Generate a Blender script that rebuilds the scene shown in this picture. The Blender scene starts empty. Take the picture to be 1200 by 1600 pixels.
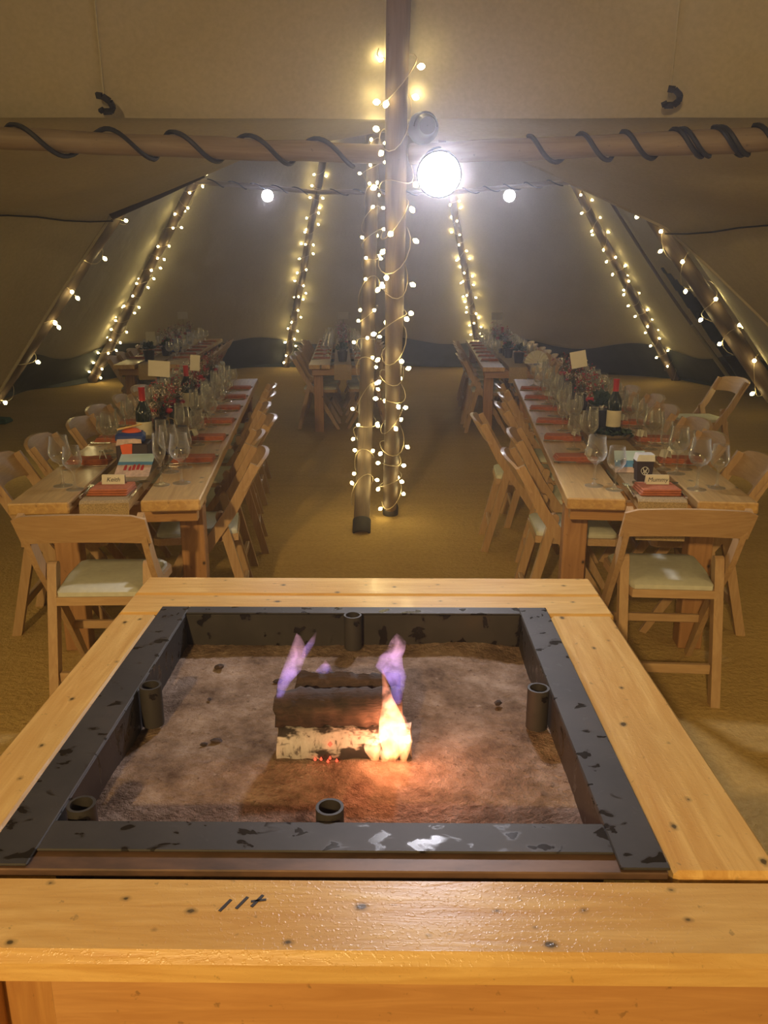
import bpy, bmesh, math, random
from math import sin, cos, pi, radians, sqrt, atan2
from mathutils import Vector, Matrix, Euler

scene = bpy.context.scene
COL = scene.collection
random.seed(7)

# ------------------------------------------------------------------ camera
F_PX, PITCH, CAM_H = 1250.0, radians(15.7), 1.53
cam_d = bpy.data.cameras.new('camera')
cam_d.sensor_fit = 'VERTICAL'
cam_d.sensor_height = 32.0
cam_d.lens = F_PX / 1600.0 * 32.0
cam_d.clip_end = 200
cam = bpy.data.objects.new('camera', cam_d)
COL.objects.link(cam)
cam.location = (0, 0, CAM_H)
cam.rotation_euler = (pi / 2 - PITCH, 0, 0)
scene.camera = cam

# ------------------------------------------------------------------ world, exposure
world = bpy.data.worlds.new('night')
scene.world = world
world.use_nodes = True
bg = world.node_tree.nodes['Background']
bg.inputs[0].default_value = (0.012, 0.012, 0.016, 1)
bg.inputs[1].default_value = 1.0
# thin smoke from the open fire hangs in the air
haze = world.node_tree.nodes.new('ShaderNodeVolumeScatter')
haze.inputs['Color'].default_value = (0.95, 0.93, 1.0, 1)
haze.inputs['Density'].default_value = 0.0105
haze.inputs['Anisotropy'].default_value = 0.78
world.node_tree.links.new(haze.outputs[0], world.node_tree.nodes['World Output'].inputs['Volume'])
scene.view_settings.view_transform = 'Standard'
scene.view_settings.look = 'None'
scene.view_settings.gamma = 1.0
scene.view_settings.use_curve_mapping = False
scene.view_settings.exposure = 0.45
try:
    scene.cycles.use_denoising = True
    scene.cycles.max_bounces = 4
    scene.cycles.diffuse_bounces = 2
    scene.cycles.glossy_bounces = 2
    scene.cycles.transparent_max_bounces = 16
    scene.cycles.sample_clamp_indirect = 4.0
    scene.cycles.caustics_reflective = False
    scene.cycles.caustics_refractive = False
except Exception:
    pass


def lamp(name, kind, loc, power, color, size=0.1, aim=None, spot=None, blend=0.5):
    d = bpy.data.lights.new(name, kind)
    d.energy = power
    d.color = color
    if kind == 'AREA':
        d.shape = 'DISK'
        d.size = size
    else:
        d.shadow_soft_size = size
    if spot:
        d.spot_size = radians(spot)
        d.spot_blend = blend
    o = bpy.data.objects.new(name, d)
    COL.objects.link(o)
    o.location = loc
    if aim is not None:
        o.rotation_euler = (Vector(aim) - Vector(loc)).to_track_quat('-Z', 'Y').to_euler()
    return o


WARM = (1.0, 0.74, 0.32)
# behind the photographer: the floodlight whose shine runs along the near edge of the fire table
# (it throws the photographer's shadow to the other side), as high as the far floodlights and out by the tent pole,
# and added warm fill lights standing in for bulb strings on four unseen poles
lamp('floodlight_behind_offscreen', 'SPOT', (-1.05, -3.0, 2.85), 560, (1.0, 0.67, 0.28), 0.085, (-0.02, 1.6, 0.5), 62, 0.9)
for nm, a, e in (('bulb_fill_right_offscreen', 10, 22), ('bulb_fill_left_offscreen', 170, 24),
                 ('bulb_fill_behind_right_offscreen', -30, 24), ('bulb_fill_behind_left_offscreen', -150, 24)):
    lamp(nm, 'POINT', (4.14 * cos(radians(a)), -0.2 + 4.14 * sin(radians(a)), 1.7), e, WARM, 0.25)


# ------------------------------------------------------------------ pixels to places
def ray(px, py):
    v = ((px - 600) / F_PX, 1.0, -(py - 800) / F_PX)
    c, s = cos(PITCH), sin(PITCH)
    return Vector((v[0], c * v[1] + s * v[2], -s * v[1] + c * v[2]))


def pix_z(px, py, z):
    d = ray(px, py)
    return Vector((0, 0, CAM_H)) + d * ((z - CAM_H) / d.z)


def pix_y(px, py, y):
    d = ray(px, py)
    return Vector((0, 0, CAM_H)) + d * (y / d.y)


# ------------------------------------------------------------------ materials
MATS = {}


def nodes_of(name):
    m = bpy.data.materials.new(name)
    m.use_nodes = True
    nt = m.node_tree
    b = nt.nodes['Principled BSDF']
    return m, nt, b


def ramp(nt, fac, stops):
    r = nt.nodes.new('ShaderNodeValToRGB')
    el = r.color_ramp.elements
    while len(el) < len(stops):
        el.new(0.5)
    for e, (p, c) in zip(el, stops):
        e.position = p
        e.color = (*c, 1)
    nt.links.new(fac, r.inputs[0])
    return r.outputs[0]


def noise(nt, vec, scale, detail=4, rough=0.55, dist=0.0):
    n = nt.nodes.new('ShaderNodeTexNoise')
    n.inputs['Scale'].default_value = scale
    n.inputs['Detail'].default_value = detail
    n.inputs['Roughness'].default_value = rough
    n.inputs['Distortion'].default_value = dist
    if vec:
        nt.links.new(vec, n.inputs['Vector'])
    return n.outputs['Fac']


def coords(nt, kind='Object', scale=(1, 1, 1)):
    t = nt.nodes.new('ShaderNodeTexCoord')
    mp = nt.nodes.new('ShaderNodeMapping')
    mp.inputs['Scale'].default_value = scale
    nt.links.new(t.outputs[kind], mp.inputs['Vector'])
    return mp.outputs[0]


def bump(nt, b, fac, strength, dist=0.01):
    n = nt.nodes.new('ShaderNodeBump')
    n.inputs['Strength'].default_value = strength
    n.inputs['Distance'].default_value = dist
    nt.links.new(fac, n.inputs['Height'])
    nt.links.new(n.outputs[0], b.inputs['Normal'])


def mixc(nt, fac, a, c, mode='MIX'):
    n = nt.nodes.new('ShaderNodeMix')
    n.data_type = 'RGBA'
    n.blend_type = mode
    for sock, val in ((n.inputs[0], fac), (n.inputs[6], a), (n.inputs[7], c)):
        if hasattr(val, 'is_output') or isinstance(val, bpy.types.NodeSocket):
            nt.links.new(val, sock)
        elif isinstance(val, (int, float)):
            sock.default_value = val
        else:
            sock.default_value = (*val, 1)
    return n.outputs[2]


def plain(name, col, rough=0.6, metal=0.0, var=0.12, scale=14.0, bmp=0.0, spec=0.5, coat=0.0):
    m, nt, b = nodes_of(name)
    v = coords(nt)
    f = noise(nt, v, scale)
    lo = tuple(c * (1 - var) for c in col)
    hi = tuple(min(1, c * (1 + var)) for c in col)
    nt.links.new(ramp(nt, f, [(0.3, lo), (0.7, hi)]), b.inputs['Base Color'])
    b.inputs['Roughness'].default_value = rough
    b.inputs['Metallic'].default_value = metal
    b.inputs['Specular IOR Level'].default_value = spec
    b.inputs['Coat Weight'].default_value = coat
    if bmp:
        bump(nt, b, f, bmp, 0.004)
    MATS[name] = m
    return m


def wood(name, light, dark, axis, rough=0.35, knots=True, coat=0.0, knot_scale=5.0, grain=1.0, bmp=0.15, flat=False):
    m, nt, b = nodes_of(name)
    s = [16.0, 16.0, 16.0]
    s[axis] = 1.3
    v = coords(nt, 'Object', s)
    g = noise(nt, v, 2.2 * grain, 6, 0.6, 1.2)
    col = ramp(nt, g, [(0.28, dark), (0.5, tuple((a + c) / 2 for a, c in zip(light, dark))), (0.66, light)])
    v2 = coords(nt, 'Object', (1, 1, 1))
    big = noise(nt, v2, 2.6, 3)
    col = mixc(nt, ramp(nt, big, [(0.35, (0, 0, 0)), (0.75, (0.45, 0.45, 0.45))]), col, tuple(c * 0.72 for c in light))
    if knots:
        ks = [knot_scale * 1.35] * 3
        ks[axis] = knot_scale
        kv = coords(nt, 'Object', ks)
        vo = nt.nodes.new('ShaderNodeTexVoronoi')
        if flat:
            sx = nt.nodes.new('ShaderNodeVectorMath')
            sx.operation = 'MULTIPLY'
            nt.links.new(kv, sx.inputs[0])
            sx.inputs[1].default_value = (1, 1, 0)
            info = nt.nodes.new('ShaderNodeObjectInfo')
            ad0 = nt.nodes.new('ShaderNodeVectorMath')
            nt.links.new(sx.outputs[0], ad0.inputs[0])
            nt.links.new(info.outputs['Location'], ad0.inputs[1])
            kv = ad0.outputs[0]
            vo.voronoi_dimensions = '2D'
        vo.inputs['Scale'].default_value = 1.0
        vo.inputs['Randomness'].default_value = 1.0
        nt.links.new(kv, vo.inputs['Vector'])
        dn = noise(nt, v2, 60, 2)
        ad = nt.nodes.new('ShaderNodeMath')
        ad.operation = 'MULTIPLY_ADD'
        nt.links.new(dn, ad.inputs[0])
        ad.inputs[1].default_value = 0.08
        sc_ = nt.nodes.new('ShaderNodeSeparateColor')
        nt.links.new(vo.outputs['Color'], sc_.inputs[0])
        ad2 = nt.nodes.new('ShaderNodeMath')
        ad2.operation = 'MULTIPLY_ADD'
        nt.links.new(sc_.outputs[0], ad2.inputs[0])
        ad2.inputs[1].default_value = 0.06
        nt.links.new(vo.outputs['Distance'], ad2.inputs[2])
        nt.links.new(ad2.outputs[0], ad.inputs[2])
        k = ramp(nt, ad.outputs[0], [(0.085, (1, 1, 1)), (0.105, (0.45, 0.45, 0.45)), (0.15, (0, 0, 0))])
        col = mixc(nt, k, col, tuple(c * 0.13 for c in light))
        sv = coords(nt, 'Object', (1, 1, 1))
        sn = noise(nt, sv, 42, 3, 0.7)
        sp = ramp(nt, sn, [(0.66, (0, 0, 0)), (0.72, (0.55, 0.55, 0.55))])
        col = mixc(nt, sp, col, tuple(c * 0.3 for c in light))
    nt.links.new(col, b.inputs['Base Color'])
    b.inputs['Roughness'].default_value = rough
    b.inputs['Coat Weight'].default_value = coat
    b.inputs['Coat Roughness'].default_value = 0.12
    if bmp:
        if flat:
            fine = noise(nt, v2, 130, 2, 0.6)
            mxn = nt.nodes.new('ShaderNodeMath')
            mxn.operation = 'MULTIPLY_ADD'
            nt.links.new(ramp(nt, fine, [(0.55, (0, 0, 0)), (0.68, (1, 1, 1))]), mxn.inputs[0])
            mxn.inputs[1].default_value = 0.35
            nt.links.new(g, mxn.inputs[2])
            bump(nt, b, mxn.outputs[0], bmp * 1.6, 0.004)
        else:
            bump(nt, b, g, bmp, 0.003)
    MATS[name] = m
    return m


def emit(name, col, strength):
    m = bpy.data.materials.new(name)
    m.use_nodes = True
    nt = m.node_tree
    nt.nodes.remove(nt.nodes['Principled BSDF'])
    e = nt.nodes.new('ShaderNodeEmission')
    e.inputs[0].default_value = (*col, 1)
    e.inputs[1].default_value = strength
    nt.links.new(e.outputs[0], nt.nodes['Material Output'].inputs[0])
    MATS[name] = m
    return m


def glass(name, tint, tr=1.45, body=0.02):
    """thin blown glass: clear, with a fresnel gloss and whitened rims that paint in the glints"""
    m = bpy.data.materials.new(name)
    m.use_nodes = True
    nt = m.node_tree
    nt.nodes.remove(nt.nodes['Principled BSDF'])
    t = nt.nodes.new('ShaderNodeBsdfTransparent')
    t.inputs[0].default_value = (*tint, 1)
    g = nt.nodes.new('ShaderNodeBsdfGlossy')
    g.inputs['Color'].default_value = (1, 1, 1, 1)
    g.inputs['Roughness'].default_value = 0.11
    lw = nt.nodes.new('ShaderNodeLayerWeight')
    lw.inputs['Blend'].default_value = 0.5
    pw = nt.nodes.new('ShaderNodeMath')
    pw.operation = 'POWER'
    nt.links.new(lw.outputs['Facing'], pw.inputs[0])
    pw.inputs[1].default_value = 1.7
    fr = nt.nodes.new('ShaderNodeMath')
    fr.operation = 'MULTIPLY_ADD'
    nt.links.new(pw.outputs[0], fr.inputs[0])
    fr.inputs[1].default_value = 0.85
    fr.inputs[2].default_value = 0.07
    df = nt.nodes.new('ShaderNodeBsdfTranslucent')  # white mixed into the gloss, painting bright outlines on the glass
    df.inputs[0].default_value = (0.9, 0.9, 0.88, 1)
    g0 = g
    g = nt.nodes.new('ShaderNodeMixShader')
    g.inputs[0].default_value = 0.45
    nt.links.new(g0.outputs[0], g.inputs[1])
    nt.links.new(df.outputs[0], g.inputs[2])
    mx = nt.nodes.new('ShaderNodeMixShader')
    nt.links.new(fr.outputs[0], mx.inputs[0])
    nt.links.new(t.outputs[0], mx.inputs[1])
    nt.links.new(g.outputs[0], mx.inputs[2])
    nt.links.new(mx.outputs[0], nt.nodes['Material Output'].inputs[0])
    MATS[name] = m
    return m


def make_materials():
    # canvas
    m, nt, b = nodes_of('canvas')
    v = coords(nt)
    n1 = noise(nt, v, 0.9, 4)
    n2 = noise(nt, v, 55, 3)
    c = ramp(nt, n1, [(0.3, (0.40, 0.36, 0.265)), (0.7, (0.50, 0.455, 0.345))])
    nt.links.new(mixc(nt, 0.12, c, ramp(nt, n2, [(0.3, (0.2, 0.17, 0.12)), (0.7, (0.62, 0.55, 0.42))])), b.inputs['Base Color'])
    b.inputs['Roughness'].default_value = 0.85
    b.inputs['Specular IOR Level'].default_value = 0.2
    bump(nt, b, noise(nt, coords(nt, 'Object', (1, 1, 0.35)), 3.0, 3), 0.35, 0.05)
    MATS['canvas'] = m
    plain('skirt', (0.035, 0.040, 0.034), 0.7, scale=5, var=0.3)
    plain('binding', (0.05, 0.042, 0.035), 0.7)
    plain('rope', (0.012, 0.012, 0.014), 0.6, scale=120, bmp=0.4)
    # matting floor
    m, nt, b = nodes_of('matting')
    v = coords(nt)
    a1 = noise(nt, v, 0.7, 5, 0.6)
    a2 = noise(nt, v, 38, 4, 0.7)
    w = noise(nt, coords(nt, 'Object', (1.0, 6.0, 1)), 2.0, 4, 0.6)
    c = ramp(nt, a1, [(0.3, (0.49, 0.325, 0.10)), (0.7, (0.64, 0.44, 0.155))])
    c = mixc(nt, 0.35, c, ramp(nt, w, [(0.35, (0.42, 0.27, 0.09)), (0.65, (0.62, 0.43, 0.165))]))
    c = mixc(nt, 0.4, c, ramp(nt, a2, [(0.3, (0.34, 0.22, 0.07)), (0.7, (0.66, 0.46, 0.18))]))
    nt.links.new(c, b.inputs['Base Color'])
    b.inputs['Roughness'].default_value = 0.9
    b.inputs['Specular IOR Level'].default_value = 0.15
    bump(nt, b, a2, 0.6, 0.02)
    MATS['matting'] = m
    # fire table boards
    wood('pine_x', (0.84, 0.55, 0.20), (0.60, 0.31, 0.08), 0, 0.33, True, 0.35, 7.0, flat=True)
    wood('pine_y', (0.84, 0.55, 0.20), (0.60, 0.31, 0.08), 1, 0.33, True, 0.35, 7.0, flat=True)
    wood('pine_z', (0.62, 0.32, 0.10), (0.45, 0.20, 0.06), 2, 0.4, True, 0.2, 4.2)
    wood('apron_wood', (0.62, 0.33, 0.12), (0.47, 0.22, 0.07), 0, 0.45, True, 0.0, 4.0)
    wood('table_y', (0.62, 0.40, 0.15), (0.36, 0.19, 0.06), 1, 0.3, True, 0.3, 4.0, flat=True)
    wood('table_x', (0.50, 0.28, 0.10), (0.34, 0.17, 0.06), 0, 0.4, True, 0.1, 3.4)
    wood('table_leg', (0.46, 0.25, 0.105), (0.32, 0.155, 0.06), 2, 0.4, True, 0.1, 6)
    wood('chair_z', (0.55, 0.365, 0.19), (0.42, 0.255, 0.12), 2, 0.38, False, 0.15, grain=1.6, bmp=0.05)
    wood('chair_x', (0.57, 0.38, 0.20), (0.44, 0.27, 0.13), 0, 0.38, False, 0.15, grain=1.6, bmp=0.05)
    wood('pole', (0.155, 0.105, 0.065), (0.085, 0.055, 0.035), 2, 0.65, True, 0.0, 2.2, 0.7)  # darkened so far poles read as silhouettes, shade put into the colour
    wood('pole_lit', (0.25, 0.18, 0.115), (0.15, 0.105, 0.065), 2, 0.65, True, 0.0, 2.2, 0.7)  # lighter copy for the central poles, lamplight put into the colour
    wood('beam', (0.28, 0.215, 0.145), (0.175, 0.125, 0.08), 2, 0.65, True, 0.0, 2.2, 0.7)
    plain('cushion', (0.60, 0.60, 0.49), 0.7, scale=40, bmp=0.1, var=0.06)
    plain('hessian', (0.36, 0.26, 0.13), 0.95, scale=220, var=0.35, bmp=0.4)
    plain('napkin', (0.43, 0.135, 0.055), 0.85, scale=60, var=0.15)
    plain('card', (0.66, 0.62, 0.53), 0.8, scale=30, var=0.04)
    plain('ink', (0.03, 0.025, 0.03), 0.6)
    plain('steel', (0.72, 0.70, 0.66), 0.18, 1.0)
    glass('clear_glass', (0.96, 0.96, 0.94), 1.5)
    plain('bottle_glass', (0.010, 0.018, 0.012), 0.08, spec=0.8)
    plain('foil_red', (0.42, 0.03, 0.025), 0.35, 0.3)
    plain('label_cream', (0.62, 0.56, 0.42), 0.7)
    plain('leaf_dark', (0.035, 0.06, 0.035), 0.5, scale=25, var=0.5)
    plain('leaf_grey', (0.16, 0.19, 0.14), 0.55, scale=25, var=0.4)
    plain('berry_red', (0.33, 0.03, 0.04), 0.35, scale=25, var=0.4)
    plain('blossom', (0.72, 0.60, 0.48), 0.7, scale=25, var=0.25)
    plain('blossom_pink', (0.52, 0.19, 0.20), 0.7, scale=25, var=0.35)
    plain('stem', (0.14, 0.10, 0.05), 0.7)
    plain('pot_dark', (0.03, 0.03, 0.035), 0.4)
    plain('box_dark', (0.035, 0.022, 0.026), 0.5)
    plain('box_blue', (0.025, 0.05, 0.20), 0.45)
    plain('paper_blue', (0.10, 0.28, 0.50), 0.5)
    plain('paper_pale_blue', (0.46, 0.62, 0.66), 0.5)
    plain('paper_sand', (0.58, 0.42, 0.33), 0.6, scale=40, var=0.25)
    plain('print_red', (0.40, 0.04, 0.045), 0.6)
    plain('print_dark', (0.03, 0.03, 0.04), 0.6)
    plain('orange', (0.78, 0.13, 0.035), 0.6)
    plain('pencil', (0.80, 0.52, 0.14), 0.5)
    plain('white_paint', (0.72, 0.72, 0.70), 0.6)
    plain('green_cloth', (0.03, 0.10, 0.05), 0.8)
    plain('lamp_body', (0.03, 0.03, 0.035), 0.45, 0.4)
    plain('wire', (0.58, 0.48, 0.30), 0.5)
    emit('bulb', (1.0, 0.79, 0.34), 28.0)
    emit('flood_lens', (0.92, 0.90, 1.0), 400.0)
    emit('flood_lens_far', (0.90, 0.90, 1.0), 130.0)
    emit('ember', (1.0, 0.07, 0.03), 2.2)
    # fire pit steel with wet specks and rust
    m, nt, b = nodes_of('pit_steel')
    v = coords(nt)
    s1 = noise(nt, v, 4.5, 5, 0.6)
    c = ramp(nt, s1, [(0.3, (0.030, 0.026, 0.024)), (0.6, (0.052, 0.045, 0.041)), (0.8, (0.075, 0.055, 0.043))])
    s2 = noise(nt, coords(nt, 'Object', (1.0, 1.5, 1)), 17, 3, 0.55, 0.5)
    blot = ramp(nt, s2, [(0.60, (0, 0, 0)), (0.63, (0.85, 0.85, 0.85))])
    c = mixc(nt, blot, c, (0.012, 0.009, 0.008))
    nt.links.new(c, b.inputs['Base Color'])
    nt.links.new(ramp(nt, s2, [(0.57, (0.58, 0.58, 0.58)), (0.63, (0.25, 0.25, 0.25))]), b.inputs['Roughness'])
    b.inputs['Metallic'].default_value = 0.15
    bump(nt, b, s1, 0.2, 0.004)
    MATS['pit_steel'] = m
    m, nt, b = nodes_of('pit_rust')
    v = coords(nt, 'Object', (1, 3, 3))
    s1 = noise(nt, v, 4, 5, 0.65)
    nt.links.new(ramp(nt, s1, [(0.3, (0.055, 0.036, 0.028)), (0.55, (0.17, 0.095, 0.06)), (0.8, (0.24, 0.14, 0.09))]), b.inputs['Base Color'])
    b.inputs['Roughness'].default_value = 0.5
    b.inputs['Metallic'].default_value = 0.2
    MATS['pit_rust'] = m
    # ash and sand
    m, nt, b = nodes_of('ash_sand')
    v = coords(nt)
    s1 = noise(nt, v, 6, 8, 0.75)
    s2 = noise(nt, v, 60, 4, 0.7)
    c = ramp(nt, s1, [(0.34, (0.10, 0.062, 0.040)), (0.5, (0.27, 0.185, 0.130)), (0.66, (0.46, 0.345, 0.27))])
    c = mixc(nt, ramp(nt, s2, [(0.60, (0, 0, 0)), (0.7, (0.75, 0.75, 0.75))]), c, (0.09, 0.05, 0.03))
    s3 = noise(nt, v, 28, 3, 0.6)
    c = mixc(nt, ramp(nt, s3, [(0.68, (0, 0, 0)), (0.76, (0.6, 0.6, 0.6))]), c, (0.56, 0.46, 0.38))
    nt.links.new(c, b.inputs['Base Color'])
    b.inputs['Roughness'].default_value = 0.95
    b.inputs['Specular IOR Level'].default_value = 0.1
    bump(nt, b, s2, 0.9, 0.012)
    MATS['ash_sand'] = m
    # logs
    m, nt, b = nodes_of('birch_bark')
    v = coords(nt, 'Object', (30, 60, 260))
    s1 = noise(nt, coords(nt, 'Object', (90, 90, 22)), 1.0, 3, 0.6)
    s2 = noise(nt, coords(nt, 'Object', (0.7, 1, 1.4)), 11, 4, 0.65)
    c = ramp(nt, s1, [(0.32, (0.16, 0.13, 0.12)), (0.42, (0.50, 0.45, 0.42)), (0.7, (0.62, 0.57, 0.54))])
    c = mixc(nt, ramp(nt, s2, [(0.48, (0, 0, 0)), (0.53, (0.95, 0.95, 0.95))]), c, (0.02, 0.014, 0.012))
    nt.links.new(c, b.inputs['Base Color'])
    b.inputs['Roughness'].default_value = 0.8
    MATS['birch_bark'] = m
    m, nt, b = nodes_of('charred_bark')
    s1 = noise(nt, coords(nt, 'Object', (6, 30, 30)), 1.2, 5, 0.65)
    nt.links.new(ramp(nt, s1, [(0.3, (0.014, 0.010, 0.009)), (0.6, (0.075, 0.045, 0.032)), (0.8, (0.14, 0.09, 0.065))]), b.inputs['Base Color'])
    b.inputs['Roughness'].default_value = 0.85
    bump(nt, b, s1, 0.8, 0.01)
    MATS['charred_bark'] = m
    plain('split_wood', (0.55, 0.36, 0.20), 0.8, scale=30, var=0.3)


make_materials()


# ------------------------------------------------------------------ mesh building
class MB:
    def __init__(self):
        self.v, self.f, self.m = [], [], []
        self.cur = 0

    def add(self, verts, faces):
        o = len(self.v)
        self.v += [tuple(p) for p in verts]
        self.f += [tuple(i + o for i in q) for q in faces]
        self.m += [self.cur] * len(faces)
        return self

    def box(self, c, s, M=None, ch=0.0):
        """box, or a box with all edges chamfered by ch"""
        hx, hy, hz = s[0] / 2, s[1] / 2, s[2] / 2
        if ch <= 0:
            vs = [Vector((x * hx, y * hy, z * hz)) for z in (-1, 1) for y in (-1, 1) for x in (-1, 1)]
            fs = [(0, 2, 3, 1), (4, 5, 7, 6), (0, 1, 5, 4), (2, 6, 7, 3), (0, 4, 6, 2), (1, 3, 7, 5)]
        else:
            vs, idx = [], {}
            for z in (-1, 1):
                for y in (-1, 1):
                    for x in (-1, 1):
                        for k in range(3):
                            p = [x * (hx - ch), y * (hy - ch), z * (hz - ch)]
                            p[k] = (x, y, z)[k] * (hx, hy, hz)[k]
                            idx[(x, y, z, k)] = len(vs)
                            vs.append(Vector(p))
            fs = []
            for k in range(3):
                a, b_ = [(1, 2), (2, 0), (0, 1)][k]
                for s_ in (-1, 1):
                    q = []
                    for (u, w) in ((-1, -1), (1, -1), (1, 1), (-1, 1)):
                        t = [0, 0, 0]
                        t[k], t[a], t[b_] = s_, u, w
                        q.append(idx[(*t, k)])
                    fs.append(tuple(q if s_ > 0 else q[::-1]))
            for k in range(3):
                a, b_ = [(1, 2), (2, 0), (0, 1)][k]
                for u in (-1, 1):
                    for w in (-1, 1):
                        t1, t2 = [0, 0, 0], [0, 0, 0]
                        t1[k], t2[k] = -1, 1
                        for t in (t1, t2):
                            t[a], t[b_] = u, w
                        q = [idx[(*t1, a)], idx[(*t2, a)], idx[(*t2, b_)], idx[(*t1, b_)]]
                        fs.append(tuple(q))
            for x in (-1, 1):
                for y in (-1, 1):
                    for z in (-1, 1):
                        fs.append((idx[(x, y, z, 0)], idx[(x, y, z, 1)], idx[(x, y, z, 2)]))
        if M is not None:
            vs = [M @ p for p in vs]
        c = Vector(c)
        return self.add([p + c for p in vs], fs)

    def bar(self, a, b_, w, d, up=(0, 0, 1), ch=0.0):
        """rectangular bar from a to b; w across, d along 'up'"""
        a, b_ = Vector(a), Vector(b_)
        z = (b_ - a).normalized()
        x = Vector(up).cross(z).normalized()
        y = z.cross(x)
        M = Matrix((x, y, z)).transposed()
        return self.box((a + b_) / 2, (w, d, (b_ - a).length), M, ch)

    def tube(self, pts, r, seg=8, cap=True):
        pts = [Vector(p) for p in pts]
        n = len(pts)
        rs = r if isinstance(r, (list, tuple)) else [r] * n
        t0 = (pts[1] - pts[0]).normalized()
        x = Vector((0, 0, 1)).cross(t0)
        if x.length < 1e-3:
            x = Vector((1, 0, 0)).cross(t0)
        x.normalize()
        vs, fs = [], []
        for i, p in enumerate(pts):
            t = (pts[min(i + 1, n - 1)] - pts[max(i - 1, 0)]).normalized()
            x = (x - t * x.dot(t)).normalized()
            y = t.cross(x)
            for k in range(seg):
                an = 2 * pi * k / seg
                vs.append(p + (x * cos(an) + y * sin(an)) * rs[i])
        for i in range(n - 1):
            for k in range(seg):
                k2 = (k + 1) % seg
                fs.append((i * seg + k, i * seg + k2, (i + 1) * seg + k2, (i + 1) * seg + k))
        if cap:
            fs.append(tuple(range(seg - 1, -1, -1)))
            fs.append(tuple((n - 1) * seg + k for k in range(seg)))
        return self.add(vs, fs)

    def lathe(self, prof, seg=16, c=(0, 0, 0), cap0=False, cap1=False):
        vs, fs = [], []
        c = Vector(c)
        for (r, z) in prof:
            for k in range(seg):
                a = 2 * pi * k / seg
                vs.append(c + Vector((r * cos(a), r * sin(a), z)))
        for i in range(len(prof) - 1):
            for k in range(seg):
                k2 = (k + 1) % seg
                fs.append((i * seg + k, i * seg + k2, (i + 1) * seg + k2, (i + 1) * seg + k))
        if cap0:
            fs.append(tuple(range(seg - 1, -1, -1)))
        if cap1:
            fs.append(tuple((len(prof) - 1) * seg + k for k in range(seg)))
        return self.add(vs, fs)

    def grid(self, fn, nu, nv):
        vs = [fn(i / nu, j / nv) for j in range(nv + 1) for i in range(nu + 1)]
        fs = [(j * (nu + 1) + i, j * (nu + 1) + i + 1, (j + 1) * (nu + 1) + i + 1, (j + 1) * (nu + 1) + i)
              for j in range(nv) for i in range(nu)]
        return self.add(vs, fs)

    def prism(self, poly, h, M):
        """extrude a flat outline (x,y) by h along z, then place with M"""
        n = len(poly)
        vs = [M @ Vector((x, y, -h / 2)) for x, y in poly] + [M @ Vector((x, y, h / 2)) for x, y in poly]
        fs = [tuple(range(n - 1, -1, -1)), tuple(range(n, 2 * n))]
        fs += [(i, (i + 1) % n, n + (i + 1) % n, n + i) for i in range(n)]
        return self.add(vs, fs)

    def data(self, name, mats, smooth=False):
        me = bpy.data.meshes.new(name)
        me.from_pydata(self.v, [], self.f)
        mats = mats if isinstance(mats, (list, tuple)) else [mats]
        for mm in mats:
            me.materials.append(MATS[mm])
        if len(mats) > 1:
            me.polygons.foreach_set('material_index', self.m)
        me.validate()
        bm = bmesh.new()
        bm.from_mesh(me)
        bmesh.ops.recalc_face_normals(bm, faces=bm.faces)
        bm.to_mesh(me)
        bm.free()
        if smooth:
            me.polygons.foreach_set('use_smooth', [True] * len(me.polygons))
            try:
                me.set_sharp_from_angle(angle=radians(50))
            except Exception:
                pass
        me.update()
        return me

    def build(self, name, mats, parent=None, smooth=False):
        return link(name, self.data(name, mats, smooth), parent)


def link(name, me, parent=None):
    o = bpy.data.objects.new(name, me)
    COL.objects.link(o)
    if parent is not None:
        o.parent = parent
    return o


def tag(o, label, cat, group=None, kind=None):
    if label:
        o['label'] = label
    if cat:
        o['category'] = cat
    if group:
        o['group'] = group
    if kind:
        o['kind'] = kind
    return o


def empty(name, loc=(0, 0, 0), rz=0.0, label=None, cat=None, group=None):
    o = bpy.data.objects.new(name, None)
    o.empty_display_size = 0.1
    COL.objects.link(o)
    o.location = loc
    o.rotation_euler = (0, 0, rz)
    return tag(o, label, cat, group)


KIDS = {}


def copy_tree(o, parent=None):
    c = o.copy()
    COL.objects.link(c)
    c.parent = parent
    for ch in KIDS.get(o.name, o.children):
        copy_tree(ch, c)
    return c


def structure(o):
    o['kind'] = 'structure'
    return o


def text_mesh(body, size, name):
    cu = bpy.data.curves.new(name, 'FONT')
    cu.body = body
    cu.size = size
    cu.align_x = 'CENTER'
    cu.align_y = 'CENTER'
    cu.shear = 0.25
    cu.extrude = 0.0003
    cu.offset = 0.0
    o = bpy.data.objects.new(name, cu)
    COL.objects.link(o)
    dg = bpy.context.evaluated_depsgraph_get()
    me = bpy.data.meshes.new_from_object(o.evaluated_get(dg))
    bpy.data.objects.remove(o)
    me.name = name
    me.materials.clear()
    me.materials.append(MATS['ink'])
    return me


ORD = ['first', 'second', 'third', 'fourth', 'fifth', 'sixth', 'seventh', 'eighth']

# ================================================================== THE SETTING
# floor of coir matting, gently uneven, humped up against the far skirt
R_POLE, APEX_H = 5.6, 6.5
NEAR_C, FAR_C = Vector((0, -0.2, 0)), Vector((0, 10.5, 0))


def floor_z(x, y):
    r = sqrt(x * x + (y - 10.5) ** 2)
    z = 0.0
    if y > 8.5 and r > 5.0:
        z = 0.07 * min(1.0, (r - 5.0) / 0.6) * (0.6 + 0.4 * sin(x * 2.3 + y * 1.7))
    return z


mb = MB()
mb.grid(lambda u, v: Vector((-9 + 18 * u, -7 + 25.5 * v, floor_z(-9 + 18 * u, -7 + 25.5 * v))), 72, 100)
structure(mb.build('floor', 'matting', smooth=True))


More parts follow.
